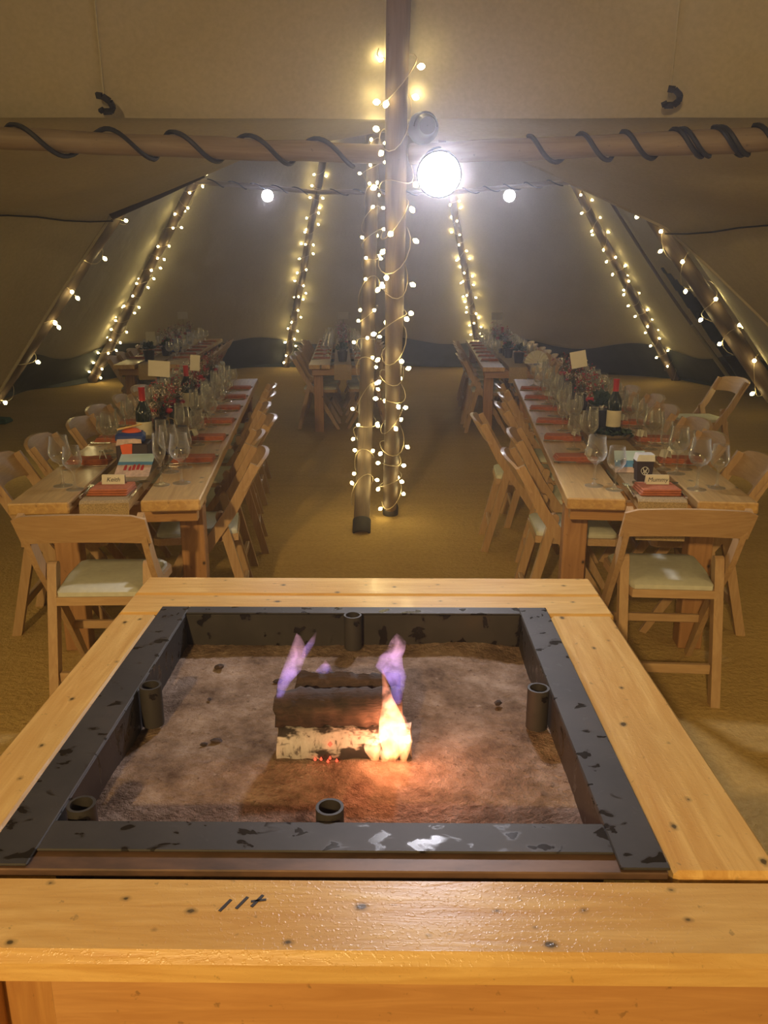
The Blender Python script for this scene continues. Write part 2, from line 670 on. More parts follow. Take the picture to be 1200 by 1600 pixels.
def cone_point(C, ang, t, Rb):
    """canvas stretched nearly flat between nine poles"""
    step = radians(40)
    a0 = radians(270) if C is FAR_C else radians(90)
    d = ((ang - a0) / step) % 1.0
    flat = cos(step / 2) / cos((d - 0.5) * step)
    flat = 0.72 * flat + 0.28 * 1.0
    r = Rb * (1 - t) * flat
    r -= 0.05 * sin(pi * min(1, t * 1.6)) * sin(pi * d)
    r += 0.012 * sin(ang * 31 + t * 9) * (1 - t)
    return Vector((C.x + r * cos(ang), C.y + r * sin(ang), APEX_H * 1.02 * t))


T_RING_N, T_RING_F = 0.332, 0.46
HEM_DROP = 0.020
CANVAS_R = 5.74


def cone_sector(mb, C, a_deg0, a_deg1, t0, t1=0.985, nv=14):
    a0, a1 = radians(a_deg0), radians(a_deg1)
    def fn(u, v):
        t = t0(u) if callable(t0) else t0
        return cone_point(C, a0 + (a1 - a0) * u, t + (t1 - t) * v, CANVAS_R)
    mb.grid(fn, 14, nv)


# near tent: two raised panels towards the far tent, the rest down to the ground
mb = MB()
for k in range(9):
    a = 90 + 40 * k
    raised = k in (0, 8)
    hem_t = 0.0
    if k == 0:
        hem_t = lambda u: T_RING_N - HEM_DROP * u
    if k == 8:
        hem_t = lambda u: T_RING_N - HEM_DROP * (1 - u)
    cone_sector(mb, NEAR_C, a, a + 40, hem_t)
structure(mb.build('ceiling', 'canvas', smooth=True))
# far tent, with the door flap drawn open: a slit on to the night between these angles at each height
DOOR = ((0.0, 13.0, 6.0), (0.05, 13.2, 5.0), (0.10, 13.6, 4.0), (0.16, 14.2, 6.0), (0.22, 15.0, 10.5), (0.27, 15.6, 15.0))


def in_door(a_deg, t):
    a_deg = (a_deg + 180) % 360 - 180
    for (t0, l0, r0), (t1, l1, r1) in zip(DOOR, DOOR[1:]):
        if t0 <= t <= t1:
            q = (t - t0) / (t1 - t0)
            return r0 + (r1 - r0) * q < a_deg < l0 + (l1 - l0) * q
    return False


mb = MB()
for k in range(9):
    a = 270 + 40 * k
    raised = k in (0, 8)
    if k == 2:
        nu, nv = 100, 84
        lo = MB()
        lo.grid(lambda u, v: cone_point(FAR_C, radians(a + 40 * u), 0.985 * v, CANVAS_R), nu, nv)
        keep = [f for n_, f in enumerate(lo.f) if not in_door(a + 40 * ((n_ % nu) + 0.5) / nu, 0.985 * ((n_ // nu) + 0.5) / nv)]
        mb.add(lo.v, keep)
        continue
    cone_sector(mb, FAR_C, a, a + 40, 0.45 if raised else 0.0)
structure(mb.build('wall_back', 'canvas', smooth=True))

# join between the tents: curve in the plane y = SEAM_Y read from the photo
SEAM_Y = 5.2
seam_l = [pix_y(x, y, SEAM_Y) for x, y in ((599, 188), (500, 212), (400, 240), (320, 275), (250, 305), (175, 336), (90, 465), (0, 612))]
seam_r = [pix_y(x, y, SEAM_Y) for x, y in ((599, 188), (700, 208), (790, 240), (845, 263), (900, 290), (1040, 356), (1110, 420), (1200, 508))]
seam_l.append(Vector((seam_l[-1].x - 0.75, SEAM_Y, 0)))
seam_r.append(Vector((seam_r[-1].x + 0.62, SEAM_Y, 0.5)))
seam_r.append(Vector((seam_r[-1].x + 0.3, SEAM_Y, 0)))


def polyline(pts, u):
    """piecewise linear, u in 0..1 uniform per segment"""
    n = len(pts) - 1
    s = min(n - 1e-6, max(0, u * n))
    i = int(s)
    return pts[i].lerp(pts[i + 1], s - i)


def curve_through(pts, corner):
    """u 0..0.5 runs to pts[corner], 0.5..1 from there to the end"""
    return lambda u: polyline(pts[:corner + 1], u * 2) if u <= 0.5 else polyline(pts[corner:], u * 2 - 1)


def hem_curve(C, side, t):
    """edge of the raised panel: along the beam to the next pole, then down that pole"""
    if C is NEAR_C:
        a0, a1 = 90, 90 + 40 * (-side)
    else:
        a0, a1 = 270, 270 + 40 * side
    dr = HEM_DROP if C is NEAR_C else 0.0
    top = [cone_point(C, radians(a0 + (a1 - a0) * i / 14), t - dr * i / 14, CANVAS_R) for i in range(15)]
    down = [cone_point(C, radians(a1), (t - dr) * (1 - i / 4), CANVAS_R) for i in range(5)]
    return lambda u: polyline(top, u * 2) if u <= 0.5 else polyline(down, u * 2 - 1)


def flap(name, hem, seam, sag):
    def fn(u, v):
        p = hem(u).lerp(seam(u), v)
        w = sin(pi * v)
        amp = sag * (1 - abs(u - 0.42) * 1.2)
        p = p + Vector((0, 0, -amp * w))
        p.z += 0.018 * w * sin(v * 16 + u * 5) * (1 if u < 0.6 else 0.3)
        return p
    b = MB()
    b.grid(fn, 40, 18)
    return structure(b.build(name, 'canvas', smooth=True))


SL, SR = curve_through(seam_l, 5), curve_through(seam_r, 5)
flap('wall_left', hem_curve(NEAR_C, -1, T_RING_N), SL, 0.10)
flap('wall_right', hem_curve(NEAR_C, 1, T_RING_N), SR, 0.10)
flap('wall_far_left', hem_curve(FAR_C, -1, 0.45), SL, -0.02)
flap('wall_far_right', hem_curve(FAR_C, 1, 0.45), SR, -0.02)
# bound edges of the join
mb = MB()
mb.tube([p + Vector((0, -0.02, 0)) for p in seam_l[3:6]], [0.012, 0.022, 0.03], 8)
structure(mb.build('trim_1', 'binding', smooth=True))
mb = MB()
mb.tube([p + Vector((0, -0.01, 0)) for p in seam_r[2:9]], 0.012, 6)
mb.tube([p + Vector((0, -0.01, 0)) for p in seam_l[5:9]], 0.012, 6)
structure(mb.build('trim_2', 'canvas', smooth=True))

# dark mud skirt round the foot of the far tent, lying in over the matting
mb = MB()


def skirt(u, v):
    a = radians(-50 + 280 * u)
    hgt = 0.085 + 0.012 * sin(a * 13)
    p = cone_point(FAR_C, a, hgt * v, CANVAS_R - 0.03)
    if v < 0.01:
        d = Vector((cos(a), sin(a), 0))
        p -= d * (0.10 + 0.05 * sin(a * 17))
        p.z = floor_z(p.x, p.y) + 0.01
    return p


sk = MB()
sk.grid(skirt, 280, 6)
mb.add(sk.v, [f for n_, f in enumerate(sk.f) if not in_door(-50 + 280 * ((n_ % 280) + 0.5) / 280, 0.04)])
structure(mb.build('baseboard_back', 'skirt', smooth=True))

# pale rolled edges of the doorway
def far_pt(a, t, inn=0.0):
    return cone_point(FAR_C, radians(a), t, CANVAS_R - inn)


mb = MB()
mb.tube([far_pt(13.2 + 0.9 * i, 0.06 * i, 0.09) for i in range(0, 9)], 0.022, 6)
structure(mb.build('trim_3', 'pole', smooth=True))
mb = MB()
mb.tube([far_pt(13.0 + 0.4 * i, 0.012 + 0.035 * i, 0.16) for i in range(0, 5)], 0.028, 6)
structure(mb.build('trim_4', 'canvas', smooth=True))


# ================================================================== POLES, BEAMS, ROPES
def pole(name, foot, top, r0, r1, label, mat='pole', group=None):
    foot, top = Vector(foot), Vector(top)
    L = (top - foot).length
    o = empty(name, foot, 0, label, 'tent pole', group)
    o.rotation_mode = 'QUATERNION'
    o.rotation_quaternion = (top - foot).to_track_quat('Z', 'Y')
    b = MB()
    n = 14
    rnd = random.Random(hash(label) % 1000 if False else int(foot.x * 100 + foot.y * 37))
    b.tube([(rnd.uniform(-.006, .006), rnd.uniform(-.006, .006), L * 0.975 * i / n) for i in range(n + 1)],
           [r0 + (r1 - r0) * i / n + rnd.uniform(-.003, .003) for i in range(n + 1)], 14)
    b.build('shaft', mat, o, True)
    b = MB()
    b.lathe([(r0 * 0.9, -0.01), (r0 + 0.006, -0.01), (r0 + 0.006, 0.09), (r0, 0.095)], 14)
    b.build('foot_sleeve', 'binding', o, True)
    return o, foot, top


APEX_N, APEX_F = Vector((0, -0.2, APEX_H)), Vector((0, 10.5, APEX_H))


def foot_of(C, a):
    return C + Vector((cos(radians(a)), sin(radians(a)), 0)) * R_POLE


POLES = {}
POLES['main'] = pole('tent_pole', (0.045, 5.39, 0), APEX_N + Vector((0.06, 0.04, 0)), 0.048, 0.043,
                     'central brown pole with the white floodlight, wrapped in fairy lights', 'pole_lit')
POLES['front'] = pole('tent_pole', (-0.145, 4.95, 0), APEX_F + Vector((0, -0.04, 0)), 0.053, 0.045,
                      'thin central pole leaning away beside the floodlight pole, wrapped in fairy lights', 'pole_lit')
for key, a, lab in ((310, 310, 'slanted pole in front of the dark doorway slit, hung with fairy lights'),
                    (350, 350, 'slanted pole behind the doorway, nearest the pale canvas edge'),
                    (30, 30, 'slanted pole between doorway and rear table with paper fan, fairy lights on it'),
                    (70, 70, 'slanted pole at the far end of the table with the paper fan'),
                    (110, 110, 'slanted pole behind the middle table, wrapped in fairy lights'),
                    (150, 150, 'slanted pole behind the table with two dark potted plants'),
                    (190, 190, 'slanted pole against the canvas behind the dark bound edge'),
                    (230, 230, 'slanted pole rising to the dark bound canvas edge, fairy lights on it')):
    ft = foot_of(FAR_C, a)
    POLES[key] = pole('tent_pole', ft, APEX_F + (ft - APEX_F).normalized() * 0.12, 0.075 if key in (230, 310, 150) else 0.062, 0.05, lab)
for key, a, lab in (('n50', 50, 'pole of the fire tent on the floodlight side, beyond the roped beam'),
                    ('n130', 130, 'pole of the fire tent at the end of the roped beam')):
    ft = foot_of(NEAR_C, a)
    POLES[key] = pole('tent_pole', ft, APEX_N + (ft - APEX_N).normalized() * 0.12, 0.06, 0.05, lab)


def pt_on(key, t):
    o, f, tp = POLES[key]
    return f.lerp(tp, t)


def beam(a, b_, r, label, group, mat='beam'):
    a, b_ = Vector(a), Vector(b_)
    L = (b_ - a).length
    o = empty('tent_beam', a, 0, label, 'beam', group)
    o.rotation_mode = 'QUATERNION'
    o.rotation_quaternion = (b_ - a).to_track_quat('Z', 'Y')
    m_ = MB()
    n = 16
    rnd = random.Random(int(a.x * 91 + b_.x * 57))
    m_.tube([(rnd.uniform(-.004, .004), rnd.uniform(-.004, .004), L * i / n) for i in range(n + 1)],
            [r + rnd.uniform(-.003, .003) for i in range(n + 1)], 14)
    m_.build('shaft', mat, o, True)
    m_ = MB()
    m_.lathe([(r * 0.5, L), (r + 0.004, L), (r + 0.004, L - 0.03), (r, L - 0.035)], 14)
    m_.build('end_band', 'binding', o, True)
    return o


def rope_round(a, b_, r, wraps, label, rr=0.009, pitch=0.1):
    """one rope running along the beam with a turn round it at each given place"""
    a, b_ = Vector(a), Vector(b_)
    ax = (b_ - a).normalized()
    L = (b_ - a).length
    up = Vector((0, 0, 1))
    side = ax.cross(up).normalized()
    upv = side.cross(ax)
    m_ = MB()
    pts = []
    for w_i, (s0, ln) in enumerate(wraps):
        st = L * s0
        mid = st + ln * WRAP_SIGN
        nxt = L * wraps[w_i + 1][0] if w_i + 1 < len(wraps) else mid
        for i in range(20):
            q = i / 20
            if w_i + 1 == len(wraps) and q > 0.5:
                break
            ang = pi * 0.5 - 2 * pi * q
            along = st + (mid - st) * q * 2 if q <= 0.5 else mid + (nxt - mid) * (q * 2 - 1)
            d = side * cos(ang) * SIDE_SIGN + upv * sin(ang)
            pts.append(a + ax * along + d * (r + rr * 1.05))
    m_.tube(pts, rr, 6)
    return tag(m_.build('rope', 'rope', None, True), label, 'rope')


# near roped beams: from the central pole out to the next poles
tN = 0.3165
bc = pt_on('main', tN)
nl, nr = pt_on('n130', tN), pt_on('n50', tN)
b0l = bc + Vector((-0.06, -0.05, 0.0))
b0r = bc + Vector((0.06, -0.05, 0.0))
BR = 0.040
beam(b0l, nl, BR, 'roped wooden beam running from the central pole towards the dark bound canvas', 'near roped beams')
beam(b0r, nr, BR, 'roped wooden beam starting beside the bright floodlight', 'near roped beams')
# rope turns: places along the beam where the photo shows them
SIDE_SIGN, WRAP_SIGN = 1, 1


def s_at(px, a, b_):
    """parameter along a-b whose image lies at column px"""
    best = 0
    bd = 1e9
    for i in range(401):
        p = a.lerp(b_, i / 400)
        d = p - Vector((0, 0, CAM_H))
        dep = cos(PITCH) * d.y - sin(PITCH) * d.z
        x = 600 + F_PX * d.x / dep
        if abs(x - px) < bd:
            bd, best = abs(x - px), i / 400
    return best


def wraps_list(pxs, a, b_, ln):
    return [(s_at(p, a, b_), ln) for p in pxs]


# left beam runs towards -x, so its rope turns advance towards the pole (+x)
WRAP_SIGN = -1
SIDE_SIGN = -1
rope_round(b0l, nl, BR, sorted(wraps_list((20, 165, 268, 385, 490, -110), b0l, nl, 0.165), key=lambda q: -q[0]),
           'black rope wound in wide turns round the beam towards the bound canvas')
WRAP_SIGN = 1
SIDE_SIGN = -1 * -1
rope_round(b0r, nr, BR, sorted(wraps_list((825, 905, 970, 1050, 1062, 1113, 1122, 1175, 1270), b0r, nr, 0.11), key=lambda q: q[0]),
           'black rope wound tightly round the beam beside the floodlight')
# far ring beams
ring = [150, 110, 70, 30]
for i in range(3):
    a, b_ = pt_on(ring[i], T_RING_F), pt_on(ring[i + 1], T_RING_F)
    off = Vector((0, -0.07, 0))
    beam(a + off, b_ + off, 0.035, ['thin beam carrying the floodlight towards the potted-plant table',
                                    'thin beam high behind the middle table, between two lit poles',
                                    'thin beam carrying the floodlight above the paper-fan table'][i], 'far ring beams')
    WRAP_SIGN, SIDE_SIGN = 1, 1
    rope_round(a + off, b_ + off, 0.035, [(s, 0.25) for s in (0.1, 0.28, 0.45, 0.62, 0.8)],
               ['dark rope turned round the far beam above the potted-plant table',
                'dark rope turned round the far beam behind the middle table',
                'dark rope turned round the far beam above the paper-fan table'][i], 0.009)
# ropes along the underside of the flaps
for nm, hemf, sm, lab in ((1, hem_curve(NEAR_C, -1, T_RING_N), SL, 'dark rope slung under the canvas to the dark bound edge'),
                          (2, hem_curve(NEAR_C, 1, T_RING_N), SR, 'dark rope slung under the canvas towards the doorway side')):
    m_ = MB()
    P_ = []
    for i in range(13):
        v = i / 12
        p = hemf(0.5).lerp(sm(0.5), v)
        p.z += -0.10 * 0.904 * sin(pi * v) - 0.035 + 0.018 * sin(pi * v) * sin(v * 16 + 2.5)
        P_.append(p)
    m_.tube(P_, 0.005, 6)
    m_.lathe([(0.0, -0.02), (0.018, -0.008), (0.018, 0.008), (0.0, 0.02)], 8, P_[7])
    tag(m_.build('rope', 'rope', None, True), lab, 'rope')


# black webbing hooks on the canvas seams, with the seams as thin ribs
def hook(px, py, ang, label):
    # march along the pixel ray to the near canvas
    d = ray(px, py).normalized()
    for i in range(200, 900):
        p = Vector((0, 0, CAM_H)) + d * (i * 0.01)
        t = p.z / (APEX_H * 1.02)
        q = cone_point(NEAR_C, atan2(p.y - NEAR_C.y, p.x), t, CANVAS_R)
        if sqrt(p.x ** 2 + (p.y + .2) ** 2) > sqrt(q.x ** 2 + (q.y + .2) ** 2) - 0.03:
            break
    o = empty('webbing_hook', p - d * 0.02, 0, label, 'hook', 'webbing hooks on the canvas seams')
    right = Vector((1, 0, 0))
    upv = Vector((0, -0.55, 0.83))
    fw = Vector((0, -0.83, -0.55))
    m_ = MB()
    path = [(-.018, .03), (.005, .03), (.028, .012), (.032, -.012), (.02, -.03), (-.012, -.032), (-.018, -.02)]
    pts = [right * x * ang + upv * y + fw * (0.012 + 0.01 * sin(i)) for i, (x, y) in enumerate(path)]
    for i in range(len(pts) - 1):
        m_.bar(pts[i], pts[i + 1], 0.02, 0.012, fw)
    m_.build('loop', 'rope', o)
    # the sewn seam of the canvas running up from the hook
    a_h = atan2(p.y - NEAR_C.y, p.x)
    t_h = p.z / (APEX_H * 1.02)
    m_ = MB()
    m_.tube([cone_point(NEAR_C, a_h, t_h + (0.9 - t_h) * i / 12, CANVAS_R - 0.004) for i in range(13)], 0.004, 5)
    structure(m_.build('trim_5' if px < 600 else 'trim_6', 'canvas', None, True))
    return o


hook(163, 160, 1, 'black webbing hook on canvas above the widely roped beam')
hook(1047, 150, 1, 'black webbing hook on canvas above the tightly roped beam')


# ================================================================== FAIRY LIGHTS
def bulb_mesh():
    b = MB()
    b.lathe([(0.004, -0.012), (0.017, 0.004), (0.013, 0.02), (0.004, 0.028)], 6, cap0=True, cap1=True)
    return b.data('bulb', 'bulb', True)


BULB = bulb_mesh()


def fairy(key, t0, t1, turns, n_bulb, r_out, label, seed, loops=0.35, phase=0.0):
    o, f, tp = POLES[key]
    rnd = random.Random(seed)
    ax = (tp - f).normalized()
    x = ax.cross(Vector((0, 1, 0)))
    x = (x - ax * x.dot(ax)).normalized()
    y = ax.cross(x)
    L = (tp - f).length
    root = empty('fairy_light_string_offscreen' if str(key).startswith('n') else 'fairy_light_string', f + (tp - f) * t0, 0, label, 'fairy lights', 'fairy light strings on the tent poles')
    org = root.location.copy()
    N = int(max(60, turns * 16))
    pts = []
    ph = 0.0
    for i in range(N + 1):
        q = i / N
        z = L * (t0 + (t1 - t0) * q)
        an = phase + 2 * pi * turns * q + 0.5 * sin(q * 23 + seed)
        rr = r_out + 0.012 + 0.02 * loops * (1 + sin(q * 41 + seed * 1.7))
        z += 0.05 * sin(q * turns * 2 * pi * 1.3 + seed)
        pts.append(f + ax * z + (x * cos(an) + y * sin(an)) * rr)
    b = MB()
    b.tube([p - org for p in pts], 0.0022, 4, False)
    b.build('wire', 'wire', root, True)
    for k in range(n_bulb):
        q = (k + 0.5 + rnd.uniform(-.35, .35)) / n_bulb
        s = q * N
        i = min(N - 1, int(s))
        p = pts[i].lerp(pts[i + 1], s - i)
        zc = (p - f).dot(ax)
        outw = (p - (f + ax * zc)).normalized()
        c = link('bulb', BULB, root)
        d = (outw + Vector((rnd.uniform(-.6, .6), rnd.uniform(-.6, .6), rnd.uniform(-.9, .4)))).normalized()
        c.location = p - org + outw * 0.012 + d * 0.01
        c.scale = (0.72,) * 3 if key in ('main', 'front') else (1, 1, 1)
        c.rotation_mode = 'QUATERNION'
        c.rotation_quaternion = d.to_track_quat('Z', 'Y')
    return root


fairy('main', 0.018, 0.37, 15, 48, 0.047, 'warm fairy lights wound round the central floodlight pole', 3, 0.45)
fairy('front', 0.03, 0.48, 16, 50, 0.05, 'warm fairy lights wound round the thin central pole leaning away', 5, 0.45)
fairy(110, 0.02, 0.6, 18, 54, 0.062, 'warm fairy lights wound round the pole behind the middle table', 7, 0.4)
fairy(70, 0.02, 0.55, 18, 54, 0.062, 'warm fairy lights wound round the pole beyond the paper-fan table', 11, 0.4)
fairy(150, 0.02, 0.5, 17, 54, 0.075, 'warm fairy lights wound round the pole behind the potted-plant table', 13, 0.4)
fairy(30, 0.01, 0.5, 15, 44, 0.062, 'warm fairy lights wound round the pole between doorway and paper-fan table', 17, 0.5)
fairy(230, 0.05, 0.40, 8, 26, 0.075, 'sparse fairy lights on the pole under the dark bound edge', 19, 0.9, 1.0)
fairy(310, 0.05, 0.40, 8, 28, 0.075, 'sparse fairy lights on the pole before the dark doorway', 23, 0.9, 2.0)
fairy(350, 0.03, 0.36, 6, 16, 0.065, 'fairy lights on the pole beside the pale canvas edge', 29, 0.9)
fairy('n130', 0.05, 0.6, 12, 36, 0.06, 'fairy lights on the fire-tent pole at the end of the widely roped beam', 31, 0.5)
fairy('n50', 0.05, 0.6, 12, 36, 0.06, 'fairy lights on the fire-tent pole at the end of the tightly roped beam', 37, 0.5)


# ================================================================== FLOODLIGHTS
def floodlight(loc, aim, r, lens_mat, label, tail=0.22):
    loc, aim = Vector(loc), Vector(aim)
    o = empty('floodlight', loc, 0, label, 'floodlight', 'floodlights on the beams')
    o.rotation_mode = 'QUATERNION'
    o.rotation_quaternion = (aim - loc).to_track_quat('Z', 'Y')
    b = MB()
    b.lathe([(0.001, -tail), (r * 0.55, -tail), (r * 0.6, -tail * 0.8), (r * 0.75, -tail * 0.5), (r * 1.02, -0.03), (r * 1.06, 0.012), (r * 0.98, 0.012), (r * 0.96, -0.012)], 24)
    house_ = b.build('housing', 'lamp_body', o, True)
    b = MB()
    b.lathe([(0.001, 0.004), (r * 0.5, 0.002), (r * 0.96, -0.008)], 24)
    b.build('lens', lens_mat, house_, True)
    b = MB()
    yk = [(r * 0.8 * cos(pi - pi * i / 10), r * 0.9 * sin(pi * i / 10), -tail * 0.55) for i in range(11)]
    b.tube(yk, 0.004, 6)
    b.build('yoke', 'lamp_body', o, True)
    return o


pb = pix_y(686, 272, 3.42)
floodlight(pb, (0.1, 0.6, 1.0), 0.085, 'flood_lens', 'large blinding white floodlight clamped beside the central pole')
p2 = pix_y(661, 200, 3.52)
o2 = floodlight(p2, p2 + Vector((-0.2, 2.0, 0.2)), 0.058, 'bottle_glass', 'dark round floodlight turned away above the blinding white one', 0.12)
fa, fb = pt_on(150, T_RING_F), pt_on(110, T_RING_F)
fl = fa.lerp(fb, 0.62) + Vector((0, -0.29, -0.16))
fl = pix_y(418, 306, fl.y)
floodlight(fl, (0.0, 3.0, 0.6), 0.085, 'flood_lens_far', 'small white floodlight on the far beam towards the potted-plant table')
fr_ = pix_y(796, 306, fl.y)
floodlight(fr_, (0.0, 3.0, 0.6), 0.085, 'flood_lens_far', 'small white floodlight on the far beam above the paper-fan table')
# ================================================================== FIRE TABLE
ZT = 0.60
FT_YAW = radians(-0.55)
ft = empty('fire_pit_table', (-0.06, 1.72, 0), FT_YAW, 'square varnished pine table built round the open fire pit', 'fire table')
# local coordinates: x from -0.73 to 0.73, y from -0.785 to 0.785
YF, YN = 0.785, -0.785
TH = 0.048


def board(name, x0, x1, y0, y1, mat, z1=ZT, th=TH, ch=0.008, parent=None):
    b = MB()
    b.box((0, 0, 0), (x1 - x0, y1 - y0, th), None, ch)
    o = b.build(name, mat, parent)
    o.location = ((x0 + x1) / 2, (y0 + y1) / 2, z1 - th / 2)
    return o


mxl, mxr = -0.612, 0.540          # outer edges of the steel flange
myf, myn = 0.515, -0.566
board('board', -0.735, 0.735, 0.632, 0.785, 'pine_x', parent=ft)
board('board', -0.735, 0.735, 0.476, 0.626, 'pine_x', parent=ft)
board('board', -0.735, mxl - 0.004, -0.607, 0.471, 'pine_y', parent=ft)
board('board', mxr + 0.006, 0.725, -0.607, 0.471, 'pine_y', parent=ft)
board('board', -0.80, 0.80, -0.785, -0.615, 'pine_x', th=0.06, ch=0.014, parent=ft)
# carcass below
for x0, x1, y in ((-0.44, 0.66, -0.735), (-0.66, 0.66, 0.70)):
    b = MB()
    b.box((0, 0, 0), (x1 - x0, 0.03, 0.30), None, 0.003)
    o = b.build('apron', 'apron_wood', ft)
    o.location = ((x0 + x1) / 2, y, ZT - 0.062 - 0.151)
for x in (-0.68, 0.675):
    b = MB()
    b.box((0, 0, 0), (0.03, 1.30, 0.30), None, 0.003)
    o = b.build('apron', 'pine_y', ft)
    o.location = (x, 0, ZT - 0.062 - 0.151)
for x in (-0.62, 0.62):
    for y in (-0.66, 0.63):
        b = MB()
        b.box((0, 0, 0), (0.09, 0.09, ZT - TH), None, 0.004)
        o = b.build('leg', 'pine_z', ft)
        o.location = (x, y, (ZT - TH) / 2)

b = MB()
b.box((0, 0, 0), (0.30, 0.03, 0.34), None, 0.003)
o = b.build('inner_panel', 'pine_z', ft)
o.location = (-0.56, -0.63, ZT - TH - 0.18)
for (px, py) in ((352, 1418), (378, 1414), (402, 1411)):
    p0, p1 = pix_z(px - 9, py + 6, ZT), pix_z(px + 9, py - 12, ZT)
    b = MB()
    b.bar((p0.x, p0.y, ZT + 0.0004), (p1.x, p1.y, ZT + 0.0004), 0.005, 0.0012, (0, 0, 1))
    if px == 402:
        q0, q1 = pix_z(px - 10, py - 2, ZT), pix_z(px + 14, py - 5, ZT)
        b.bar((q0.x, q0.y, ZT + 0.0004), (q1.x, q1.y, ZT + 0.0004), 0.004, 0.0012, (0, 0, 1))
    o = b.build('scorched_stroke', 'ink', ft)
    o.matrix_parent_inverse = (Matrix.Translation((-0.06, 1.72, 0)) @ Matrix.Rotation(FT_YAW, 4, 'Z')).inverted()

# steel tray
pit = empty('fire_pit_tray', (-0.06, 1.72, 0), FT_YAW, 'dark steel fire tray sunk into the varnished pine table', 'fire pit')
fw = 0.083
ix0, ix1, iy0, iy1 = mxl + fw, mxr - fw, -0.488, myf - 0.05
zf = ZT + 0.006
SAND = 0.505


def steel(name, x0, x1, y0, y1, z0, z1, mat='pit_steel', ch=0.002):
    b = MB()
    b.box((0, 0, 0), (x1 - x0, y1 - y0, z1 - z0), None, ch)
    o = b.build(name, mat, pit)
    o.location = ((x0 + x1) / 2, (y0 + y1) / 2, (z0 + z1) / 2)
    return o


steel('flange', mxl, ix0, -0.603, myf, ZT + 0.001, zf)
steel('flange', ix1, mxr, -0.603, myf, ZT + 0.001, zf)
steel('flange', ix0, ix1, iy1, myf, ZT + 0.001, zf)
steel('flange', ix0, ix1, myn, iy0, ZT + 0.001, zf)
steel('ledge', ix0 - 0.07, mxr - 0.004, -0.606, myn + 0.02, ZT - 0.016, ZT - 0.001, 'pit_rust')
steel('tray_wall', ix0 - 0.008, ix0, iy0, iy1, SAND - 0.06, ZT)
steel('tray_wall', ix1, ix1 + 0.008, iy0, iy1, SAND - 0.06, ZT, 'pit_steel')
steel('tray_wall', ix0 - 0.008, ix1 + 0.008, iy1, iy1 + 0.008, SAND - 0.06, ZT)
steel('tray_wall', ix0 - 0.008, ix1 + 0.008, iy0 - 0.008, iy0, SAND - 0.06, ZT)
steel('tray_floor', ix0 - 0.008, ix1 + 0.008, iy0 - 0.008, iy1 + 0.008, SAND - 0.07, SAND - 0.06)
for (x, y) in ((ix0 + 0.030, 0.005), (ix1 - 0.030, 0.0), (-0.035, iy1 - 0.030), (-0.035, iy0 + 0.032), (ix0 + 0.036, iy0 + 0.036)):
    b = MB()
    b.lathe([(0.020, -0.085), (0.026, -0.085), (0.026, 0.018), (0.0205, 0.018), (0.0205, -0.06), (0.001, -0.06)], 18)
    o = b.build('sleeve', 'pit_steel', pit, True)
    o.location = (x, y, ZT - 0.004)
# ash and sand bed
mb = MB()
rnd = random.Random(4)
waves = [(rnd.uniform(4, 26), rnd.uniform(0, 6.28), rnd.uniform(0, 6.28)) for _ in range(14)]


def sand(u, v):
    x, y = ix0 + (ix1 - ix0) * u, iy0 + (iy1 - iy0) * v
    z = 0.0
    for k, p, d in waves:
        z += 0.010 / (k * 0.35) * sin(k * (x * cos(d) + y * sin(d)) + p) * 0.9
    return Vector((x, y, z + rnd.uniform(-0.0015, 0.0015)))


mb.grid(sand, 90, 90)
sd = tag(mb.build('ash_bed', 'ash_sand', None, True), 'grey brown ash and sand filling the fire tray', 'ash', kind='stuff')
sd.location = (-0.06, 1.72, SAND)
sd.rotation_euler = (0, 0, FT_YAW)

# charcoal lumps lying on the sand
rnd = random.Random(12)
lump = MB()
lump.lathe([(0.0005, -0.006), (0.008, -0.004), (0.011, 0.001), (0.006, 0.006), (0.0005, 0.007)], 6)
LUMP = lump.data('charcoal_lump', 'charred_bark')
for k in range(9):
    c = link('charcoal_lump', LUMP)
    c.location = Vector((-0.06, 1.72, SAND + 0.005)) + Vector((rnd.uniform(-.45, .37), rnd.uniform(-.42, .38), 0))
    c.rotation_euler = (rnd.uniform(-.4, .4), rnd.uniform(-.4, .4), rnd.uniform(0, 6))
    s = rnd.uniform(0.5, 1.1)
    c.scale = (s * 1.5, s, s)
    tag(c, 'small black charcoal crumb lying on the ash bed', 'charcoal', 'charcoal crumbs on the ash')

# logs: a split birch log in front, charred logs on and behind it
L0, L1 = pix_z(432, 1186, SAND + 0.008), pix_z(642, 1186, SAND + 0.008)
LX0, LX1, LYF = L0.x, L1.x, (L0.y + L1.y) / 2
LEN = LX1 - LX0


def log(name, loc, length, prof, mats, rz, label, rough=0.004, seed=1):
    """prof: outline in (y,z) with the index where bark ends; extruded along x, irregular"""
    o = empty(name, loc, rz, label, 'log', 'logs burning on the fire')
    rn = random.Random(seed)
    n = 26
    rings = []
    for i in range(n + 1):
        x = -length / 2 + length * i / n
        e = 0.985 + 0.018 * sin(i * 0.5 + seed) + rn.uniform(-.008, .008)
        rings.append([Vector((x + (rn.uniform(-.004, .004) if i in (0, n) else 0), y * e + rn.uniform(-rough, rough), z * e + rn.uniform(-rough, rough))) for y, z in prof])
    k = len(prof)
    b = MB()
    vs = [p for r in rings for p in r]
    fs = [(i * k + j, i * k + (j + 1) % k, (i + 1) * k + (j + 1) % k, (i + 1) * k + j) for i in range(n) for j in range(k)]
    b.add(vs, fs)
    b.build('bark', mats[0], o, True)
    b = MB()
    for r, sgn in ((rings[0], -1), (rings[-1], 1)):
        cen = sum(r, Vector()) / k + Vector((0.002 * sgn, 0, 0))
        b.add(r + [cen], [(j, (j + 1) % k, k) for j in range(k)])
    b.build('end_grain', mats[1], o)
    return o


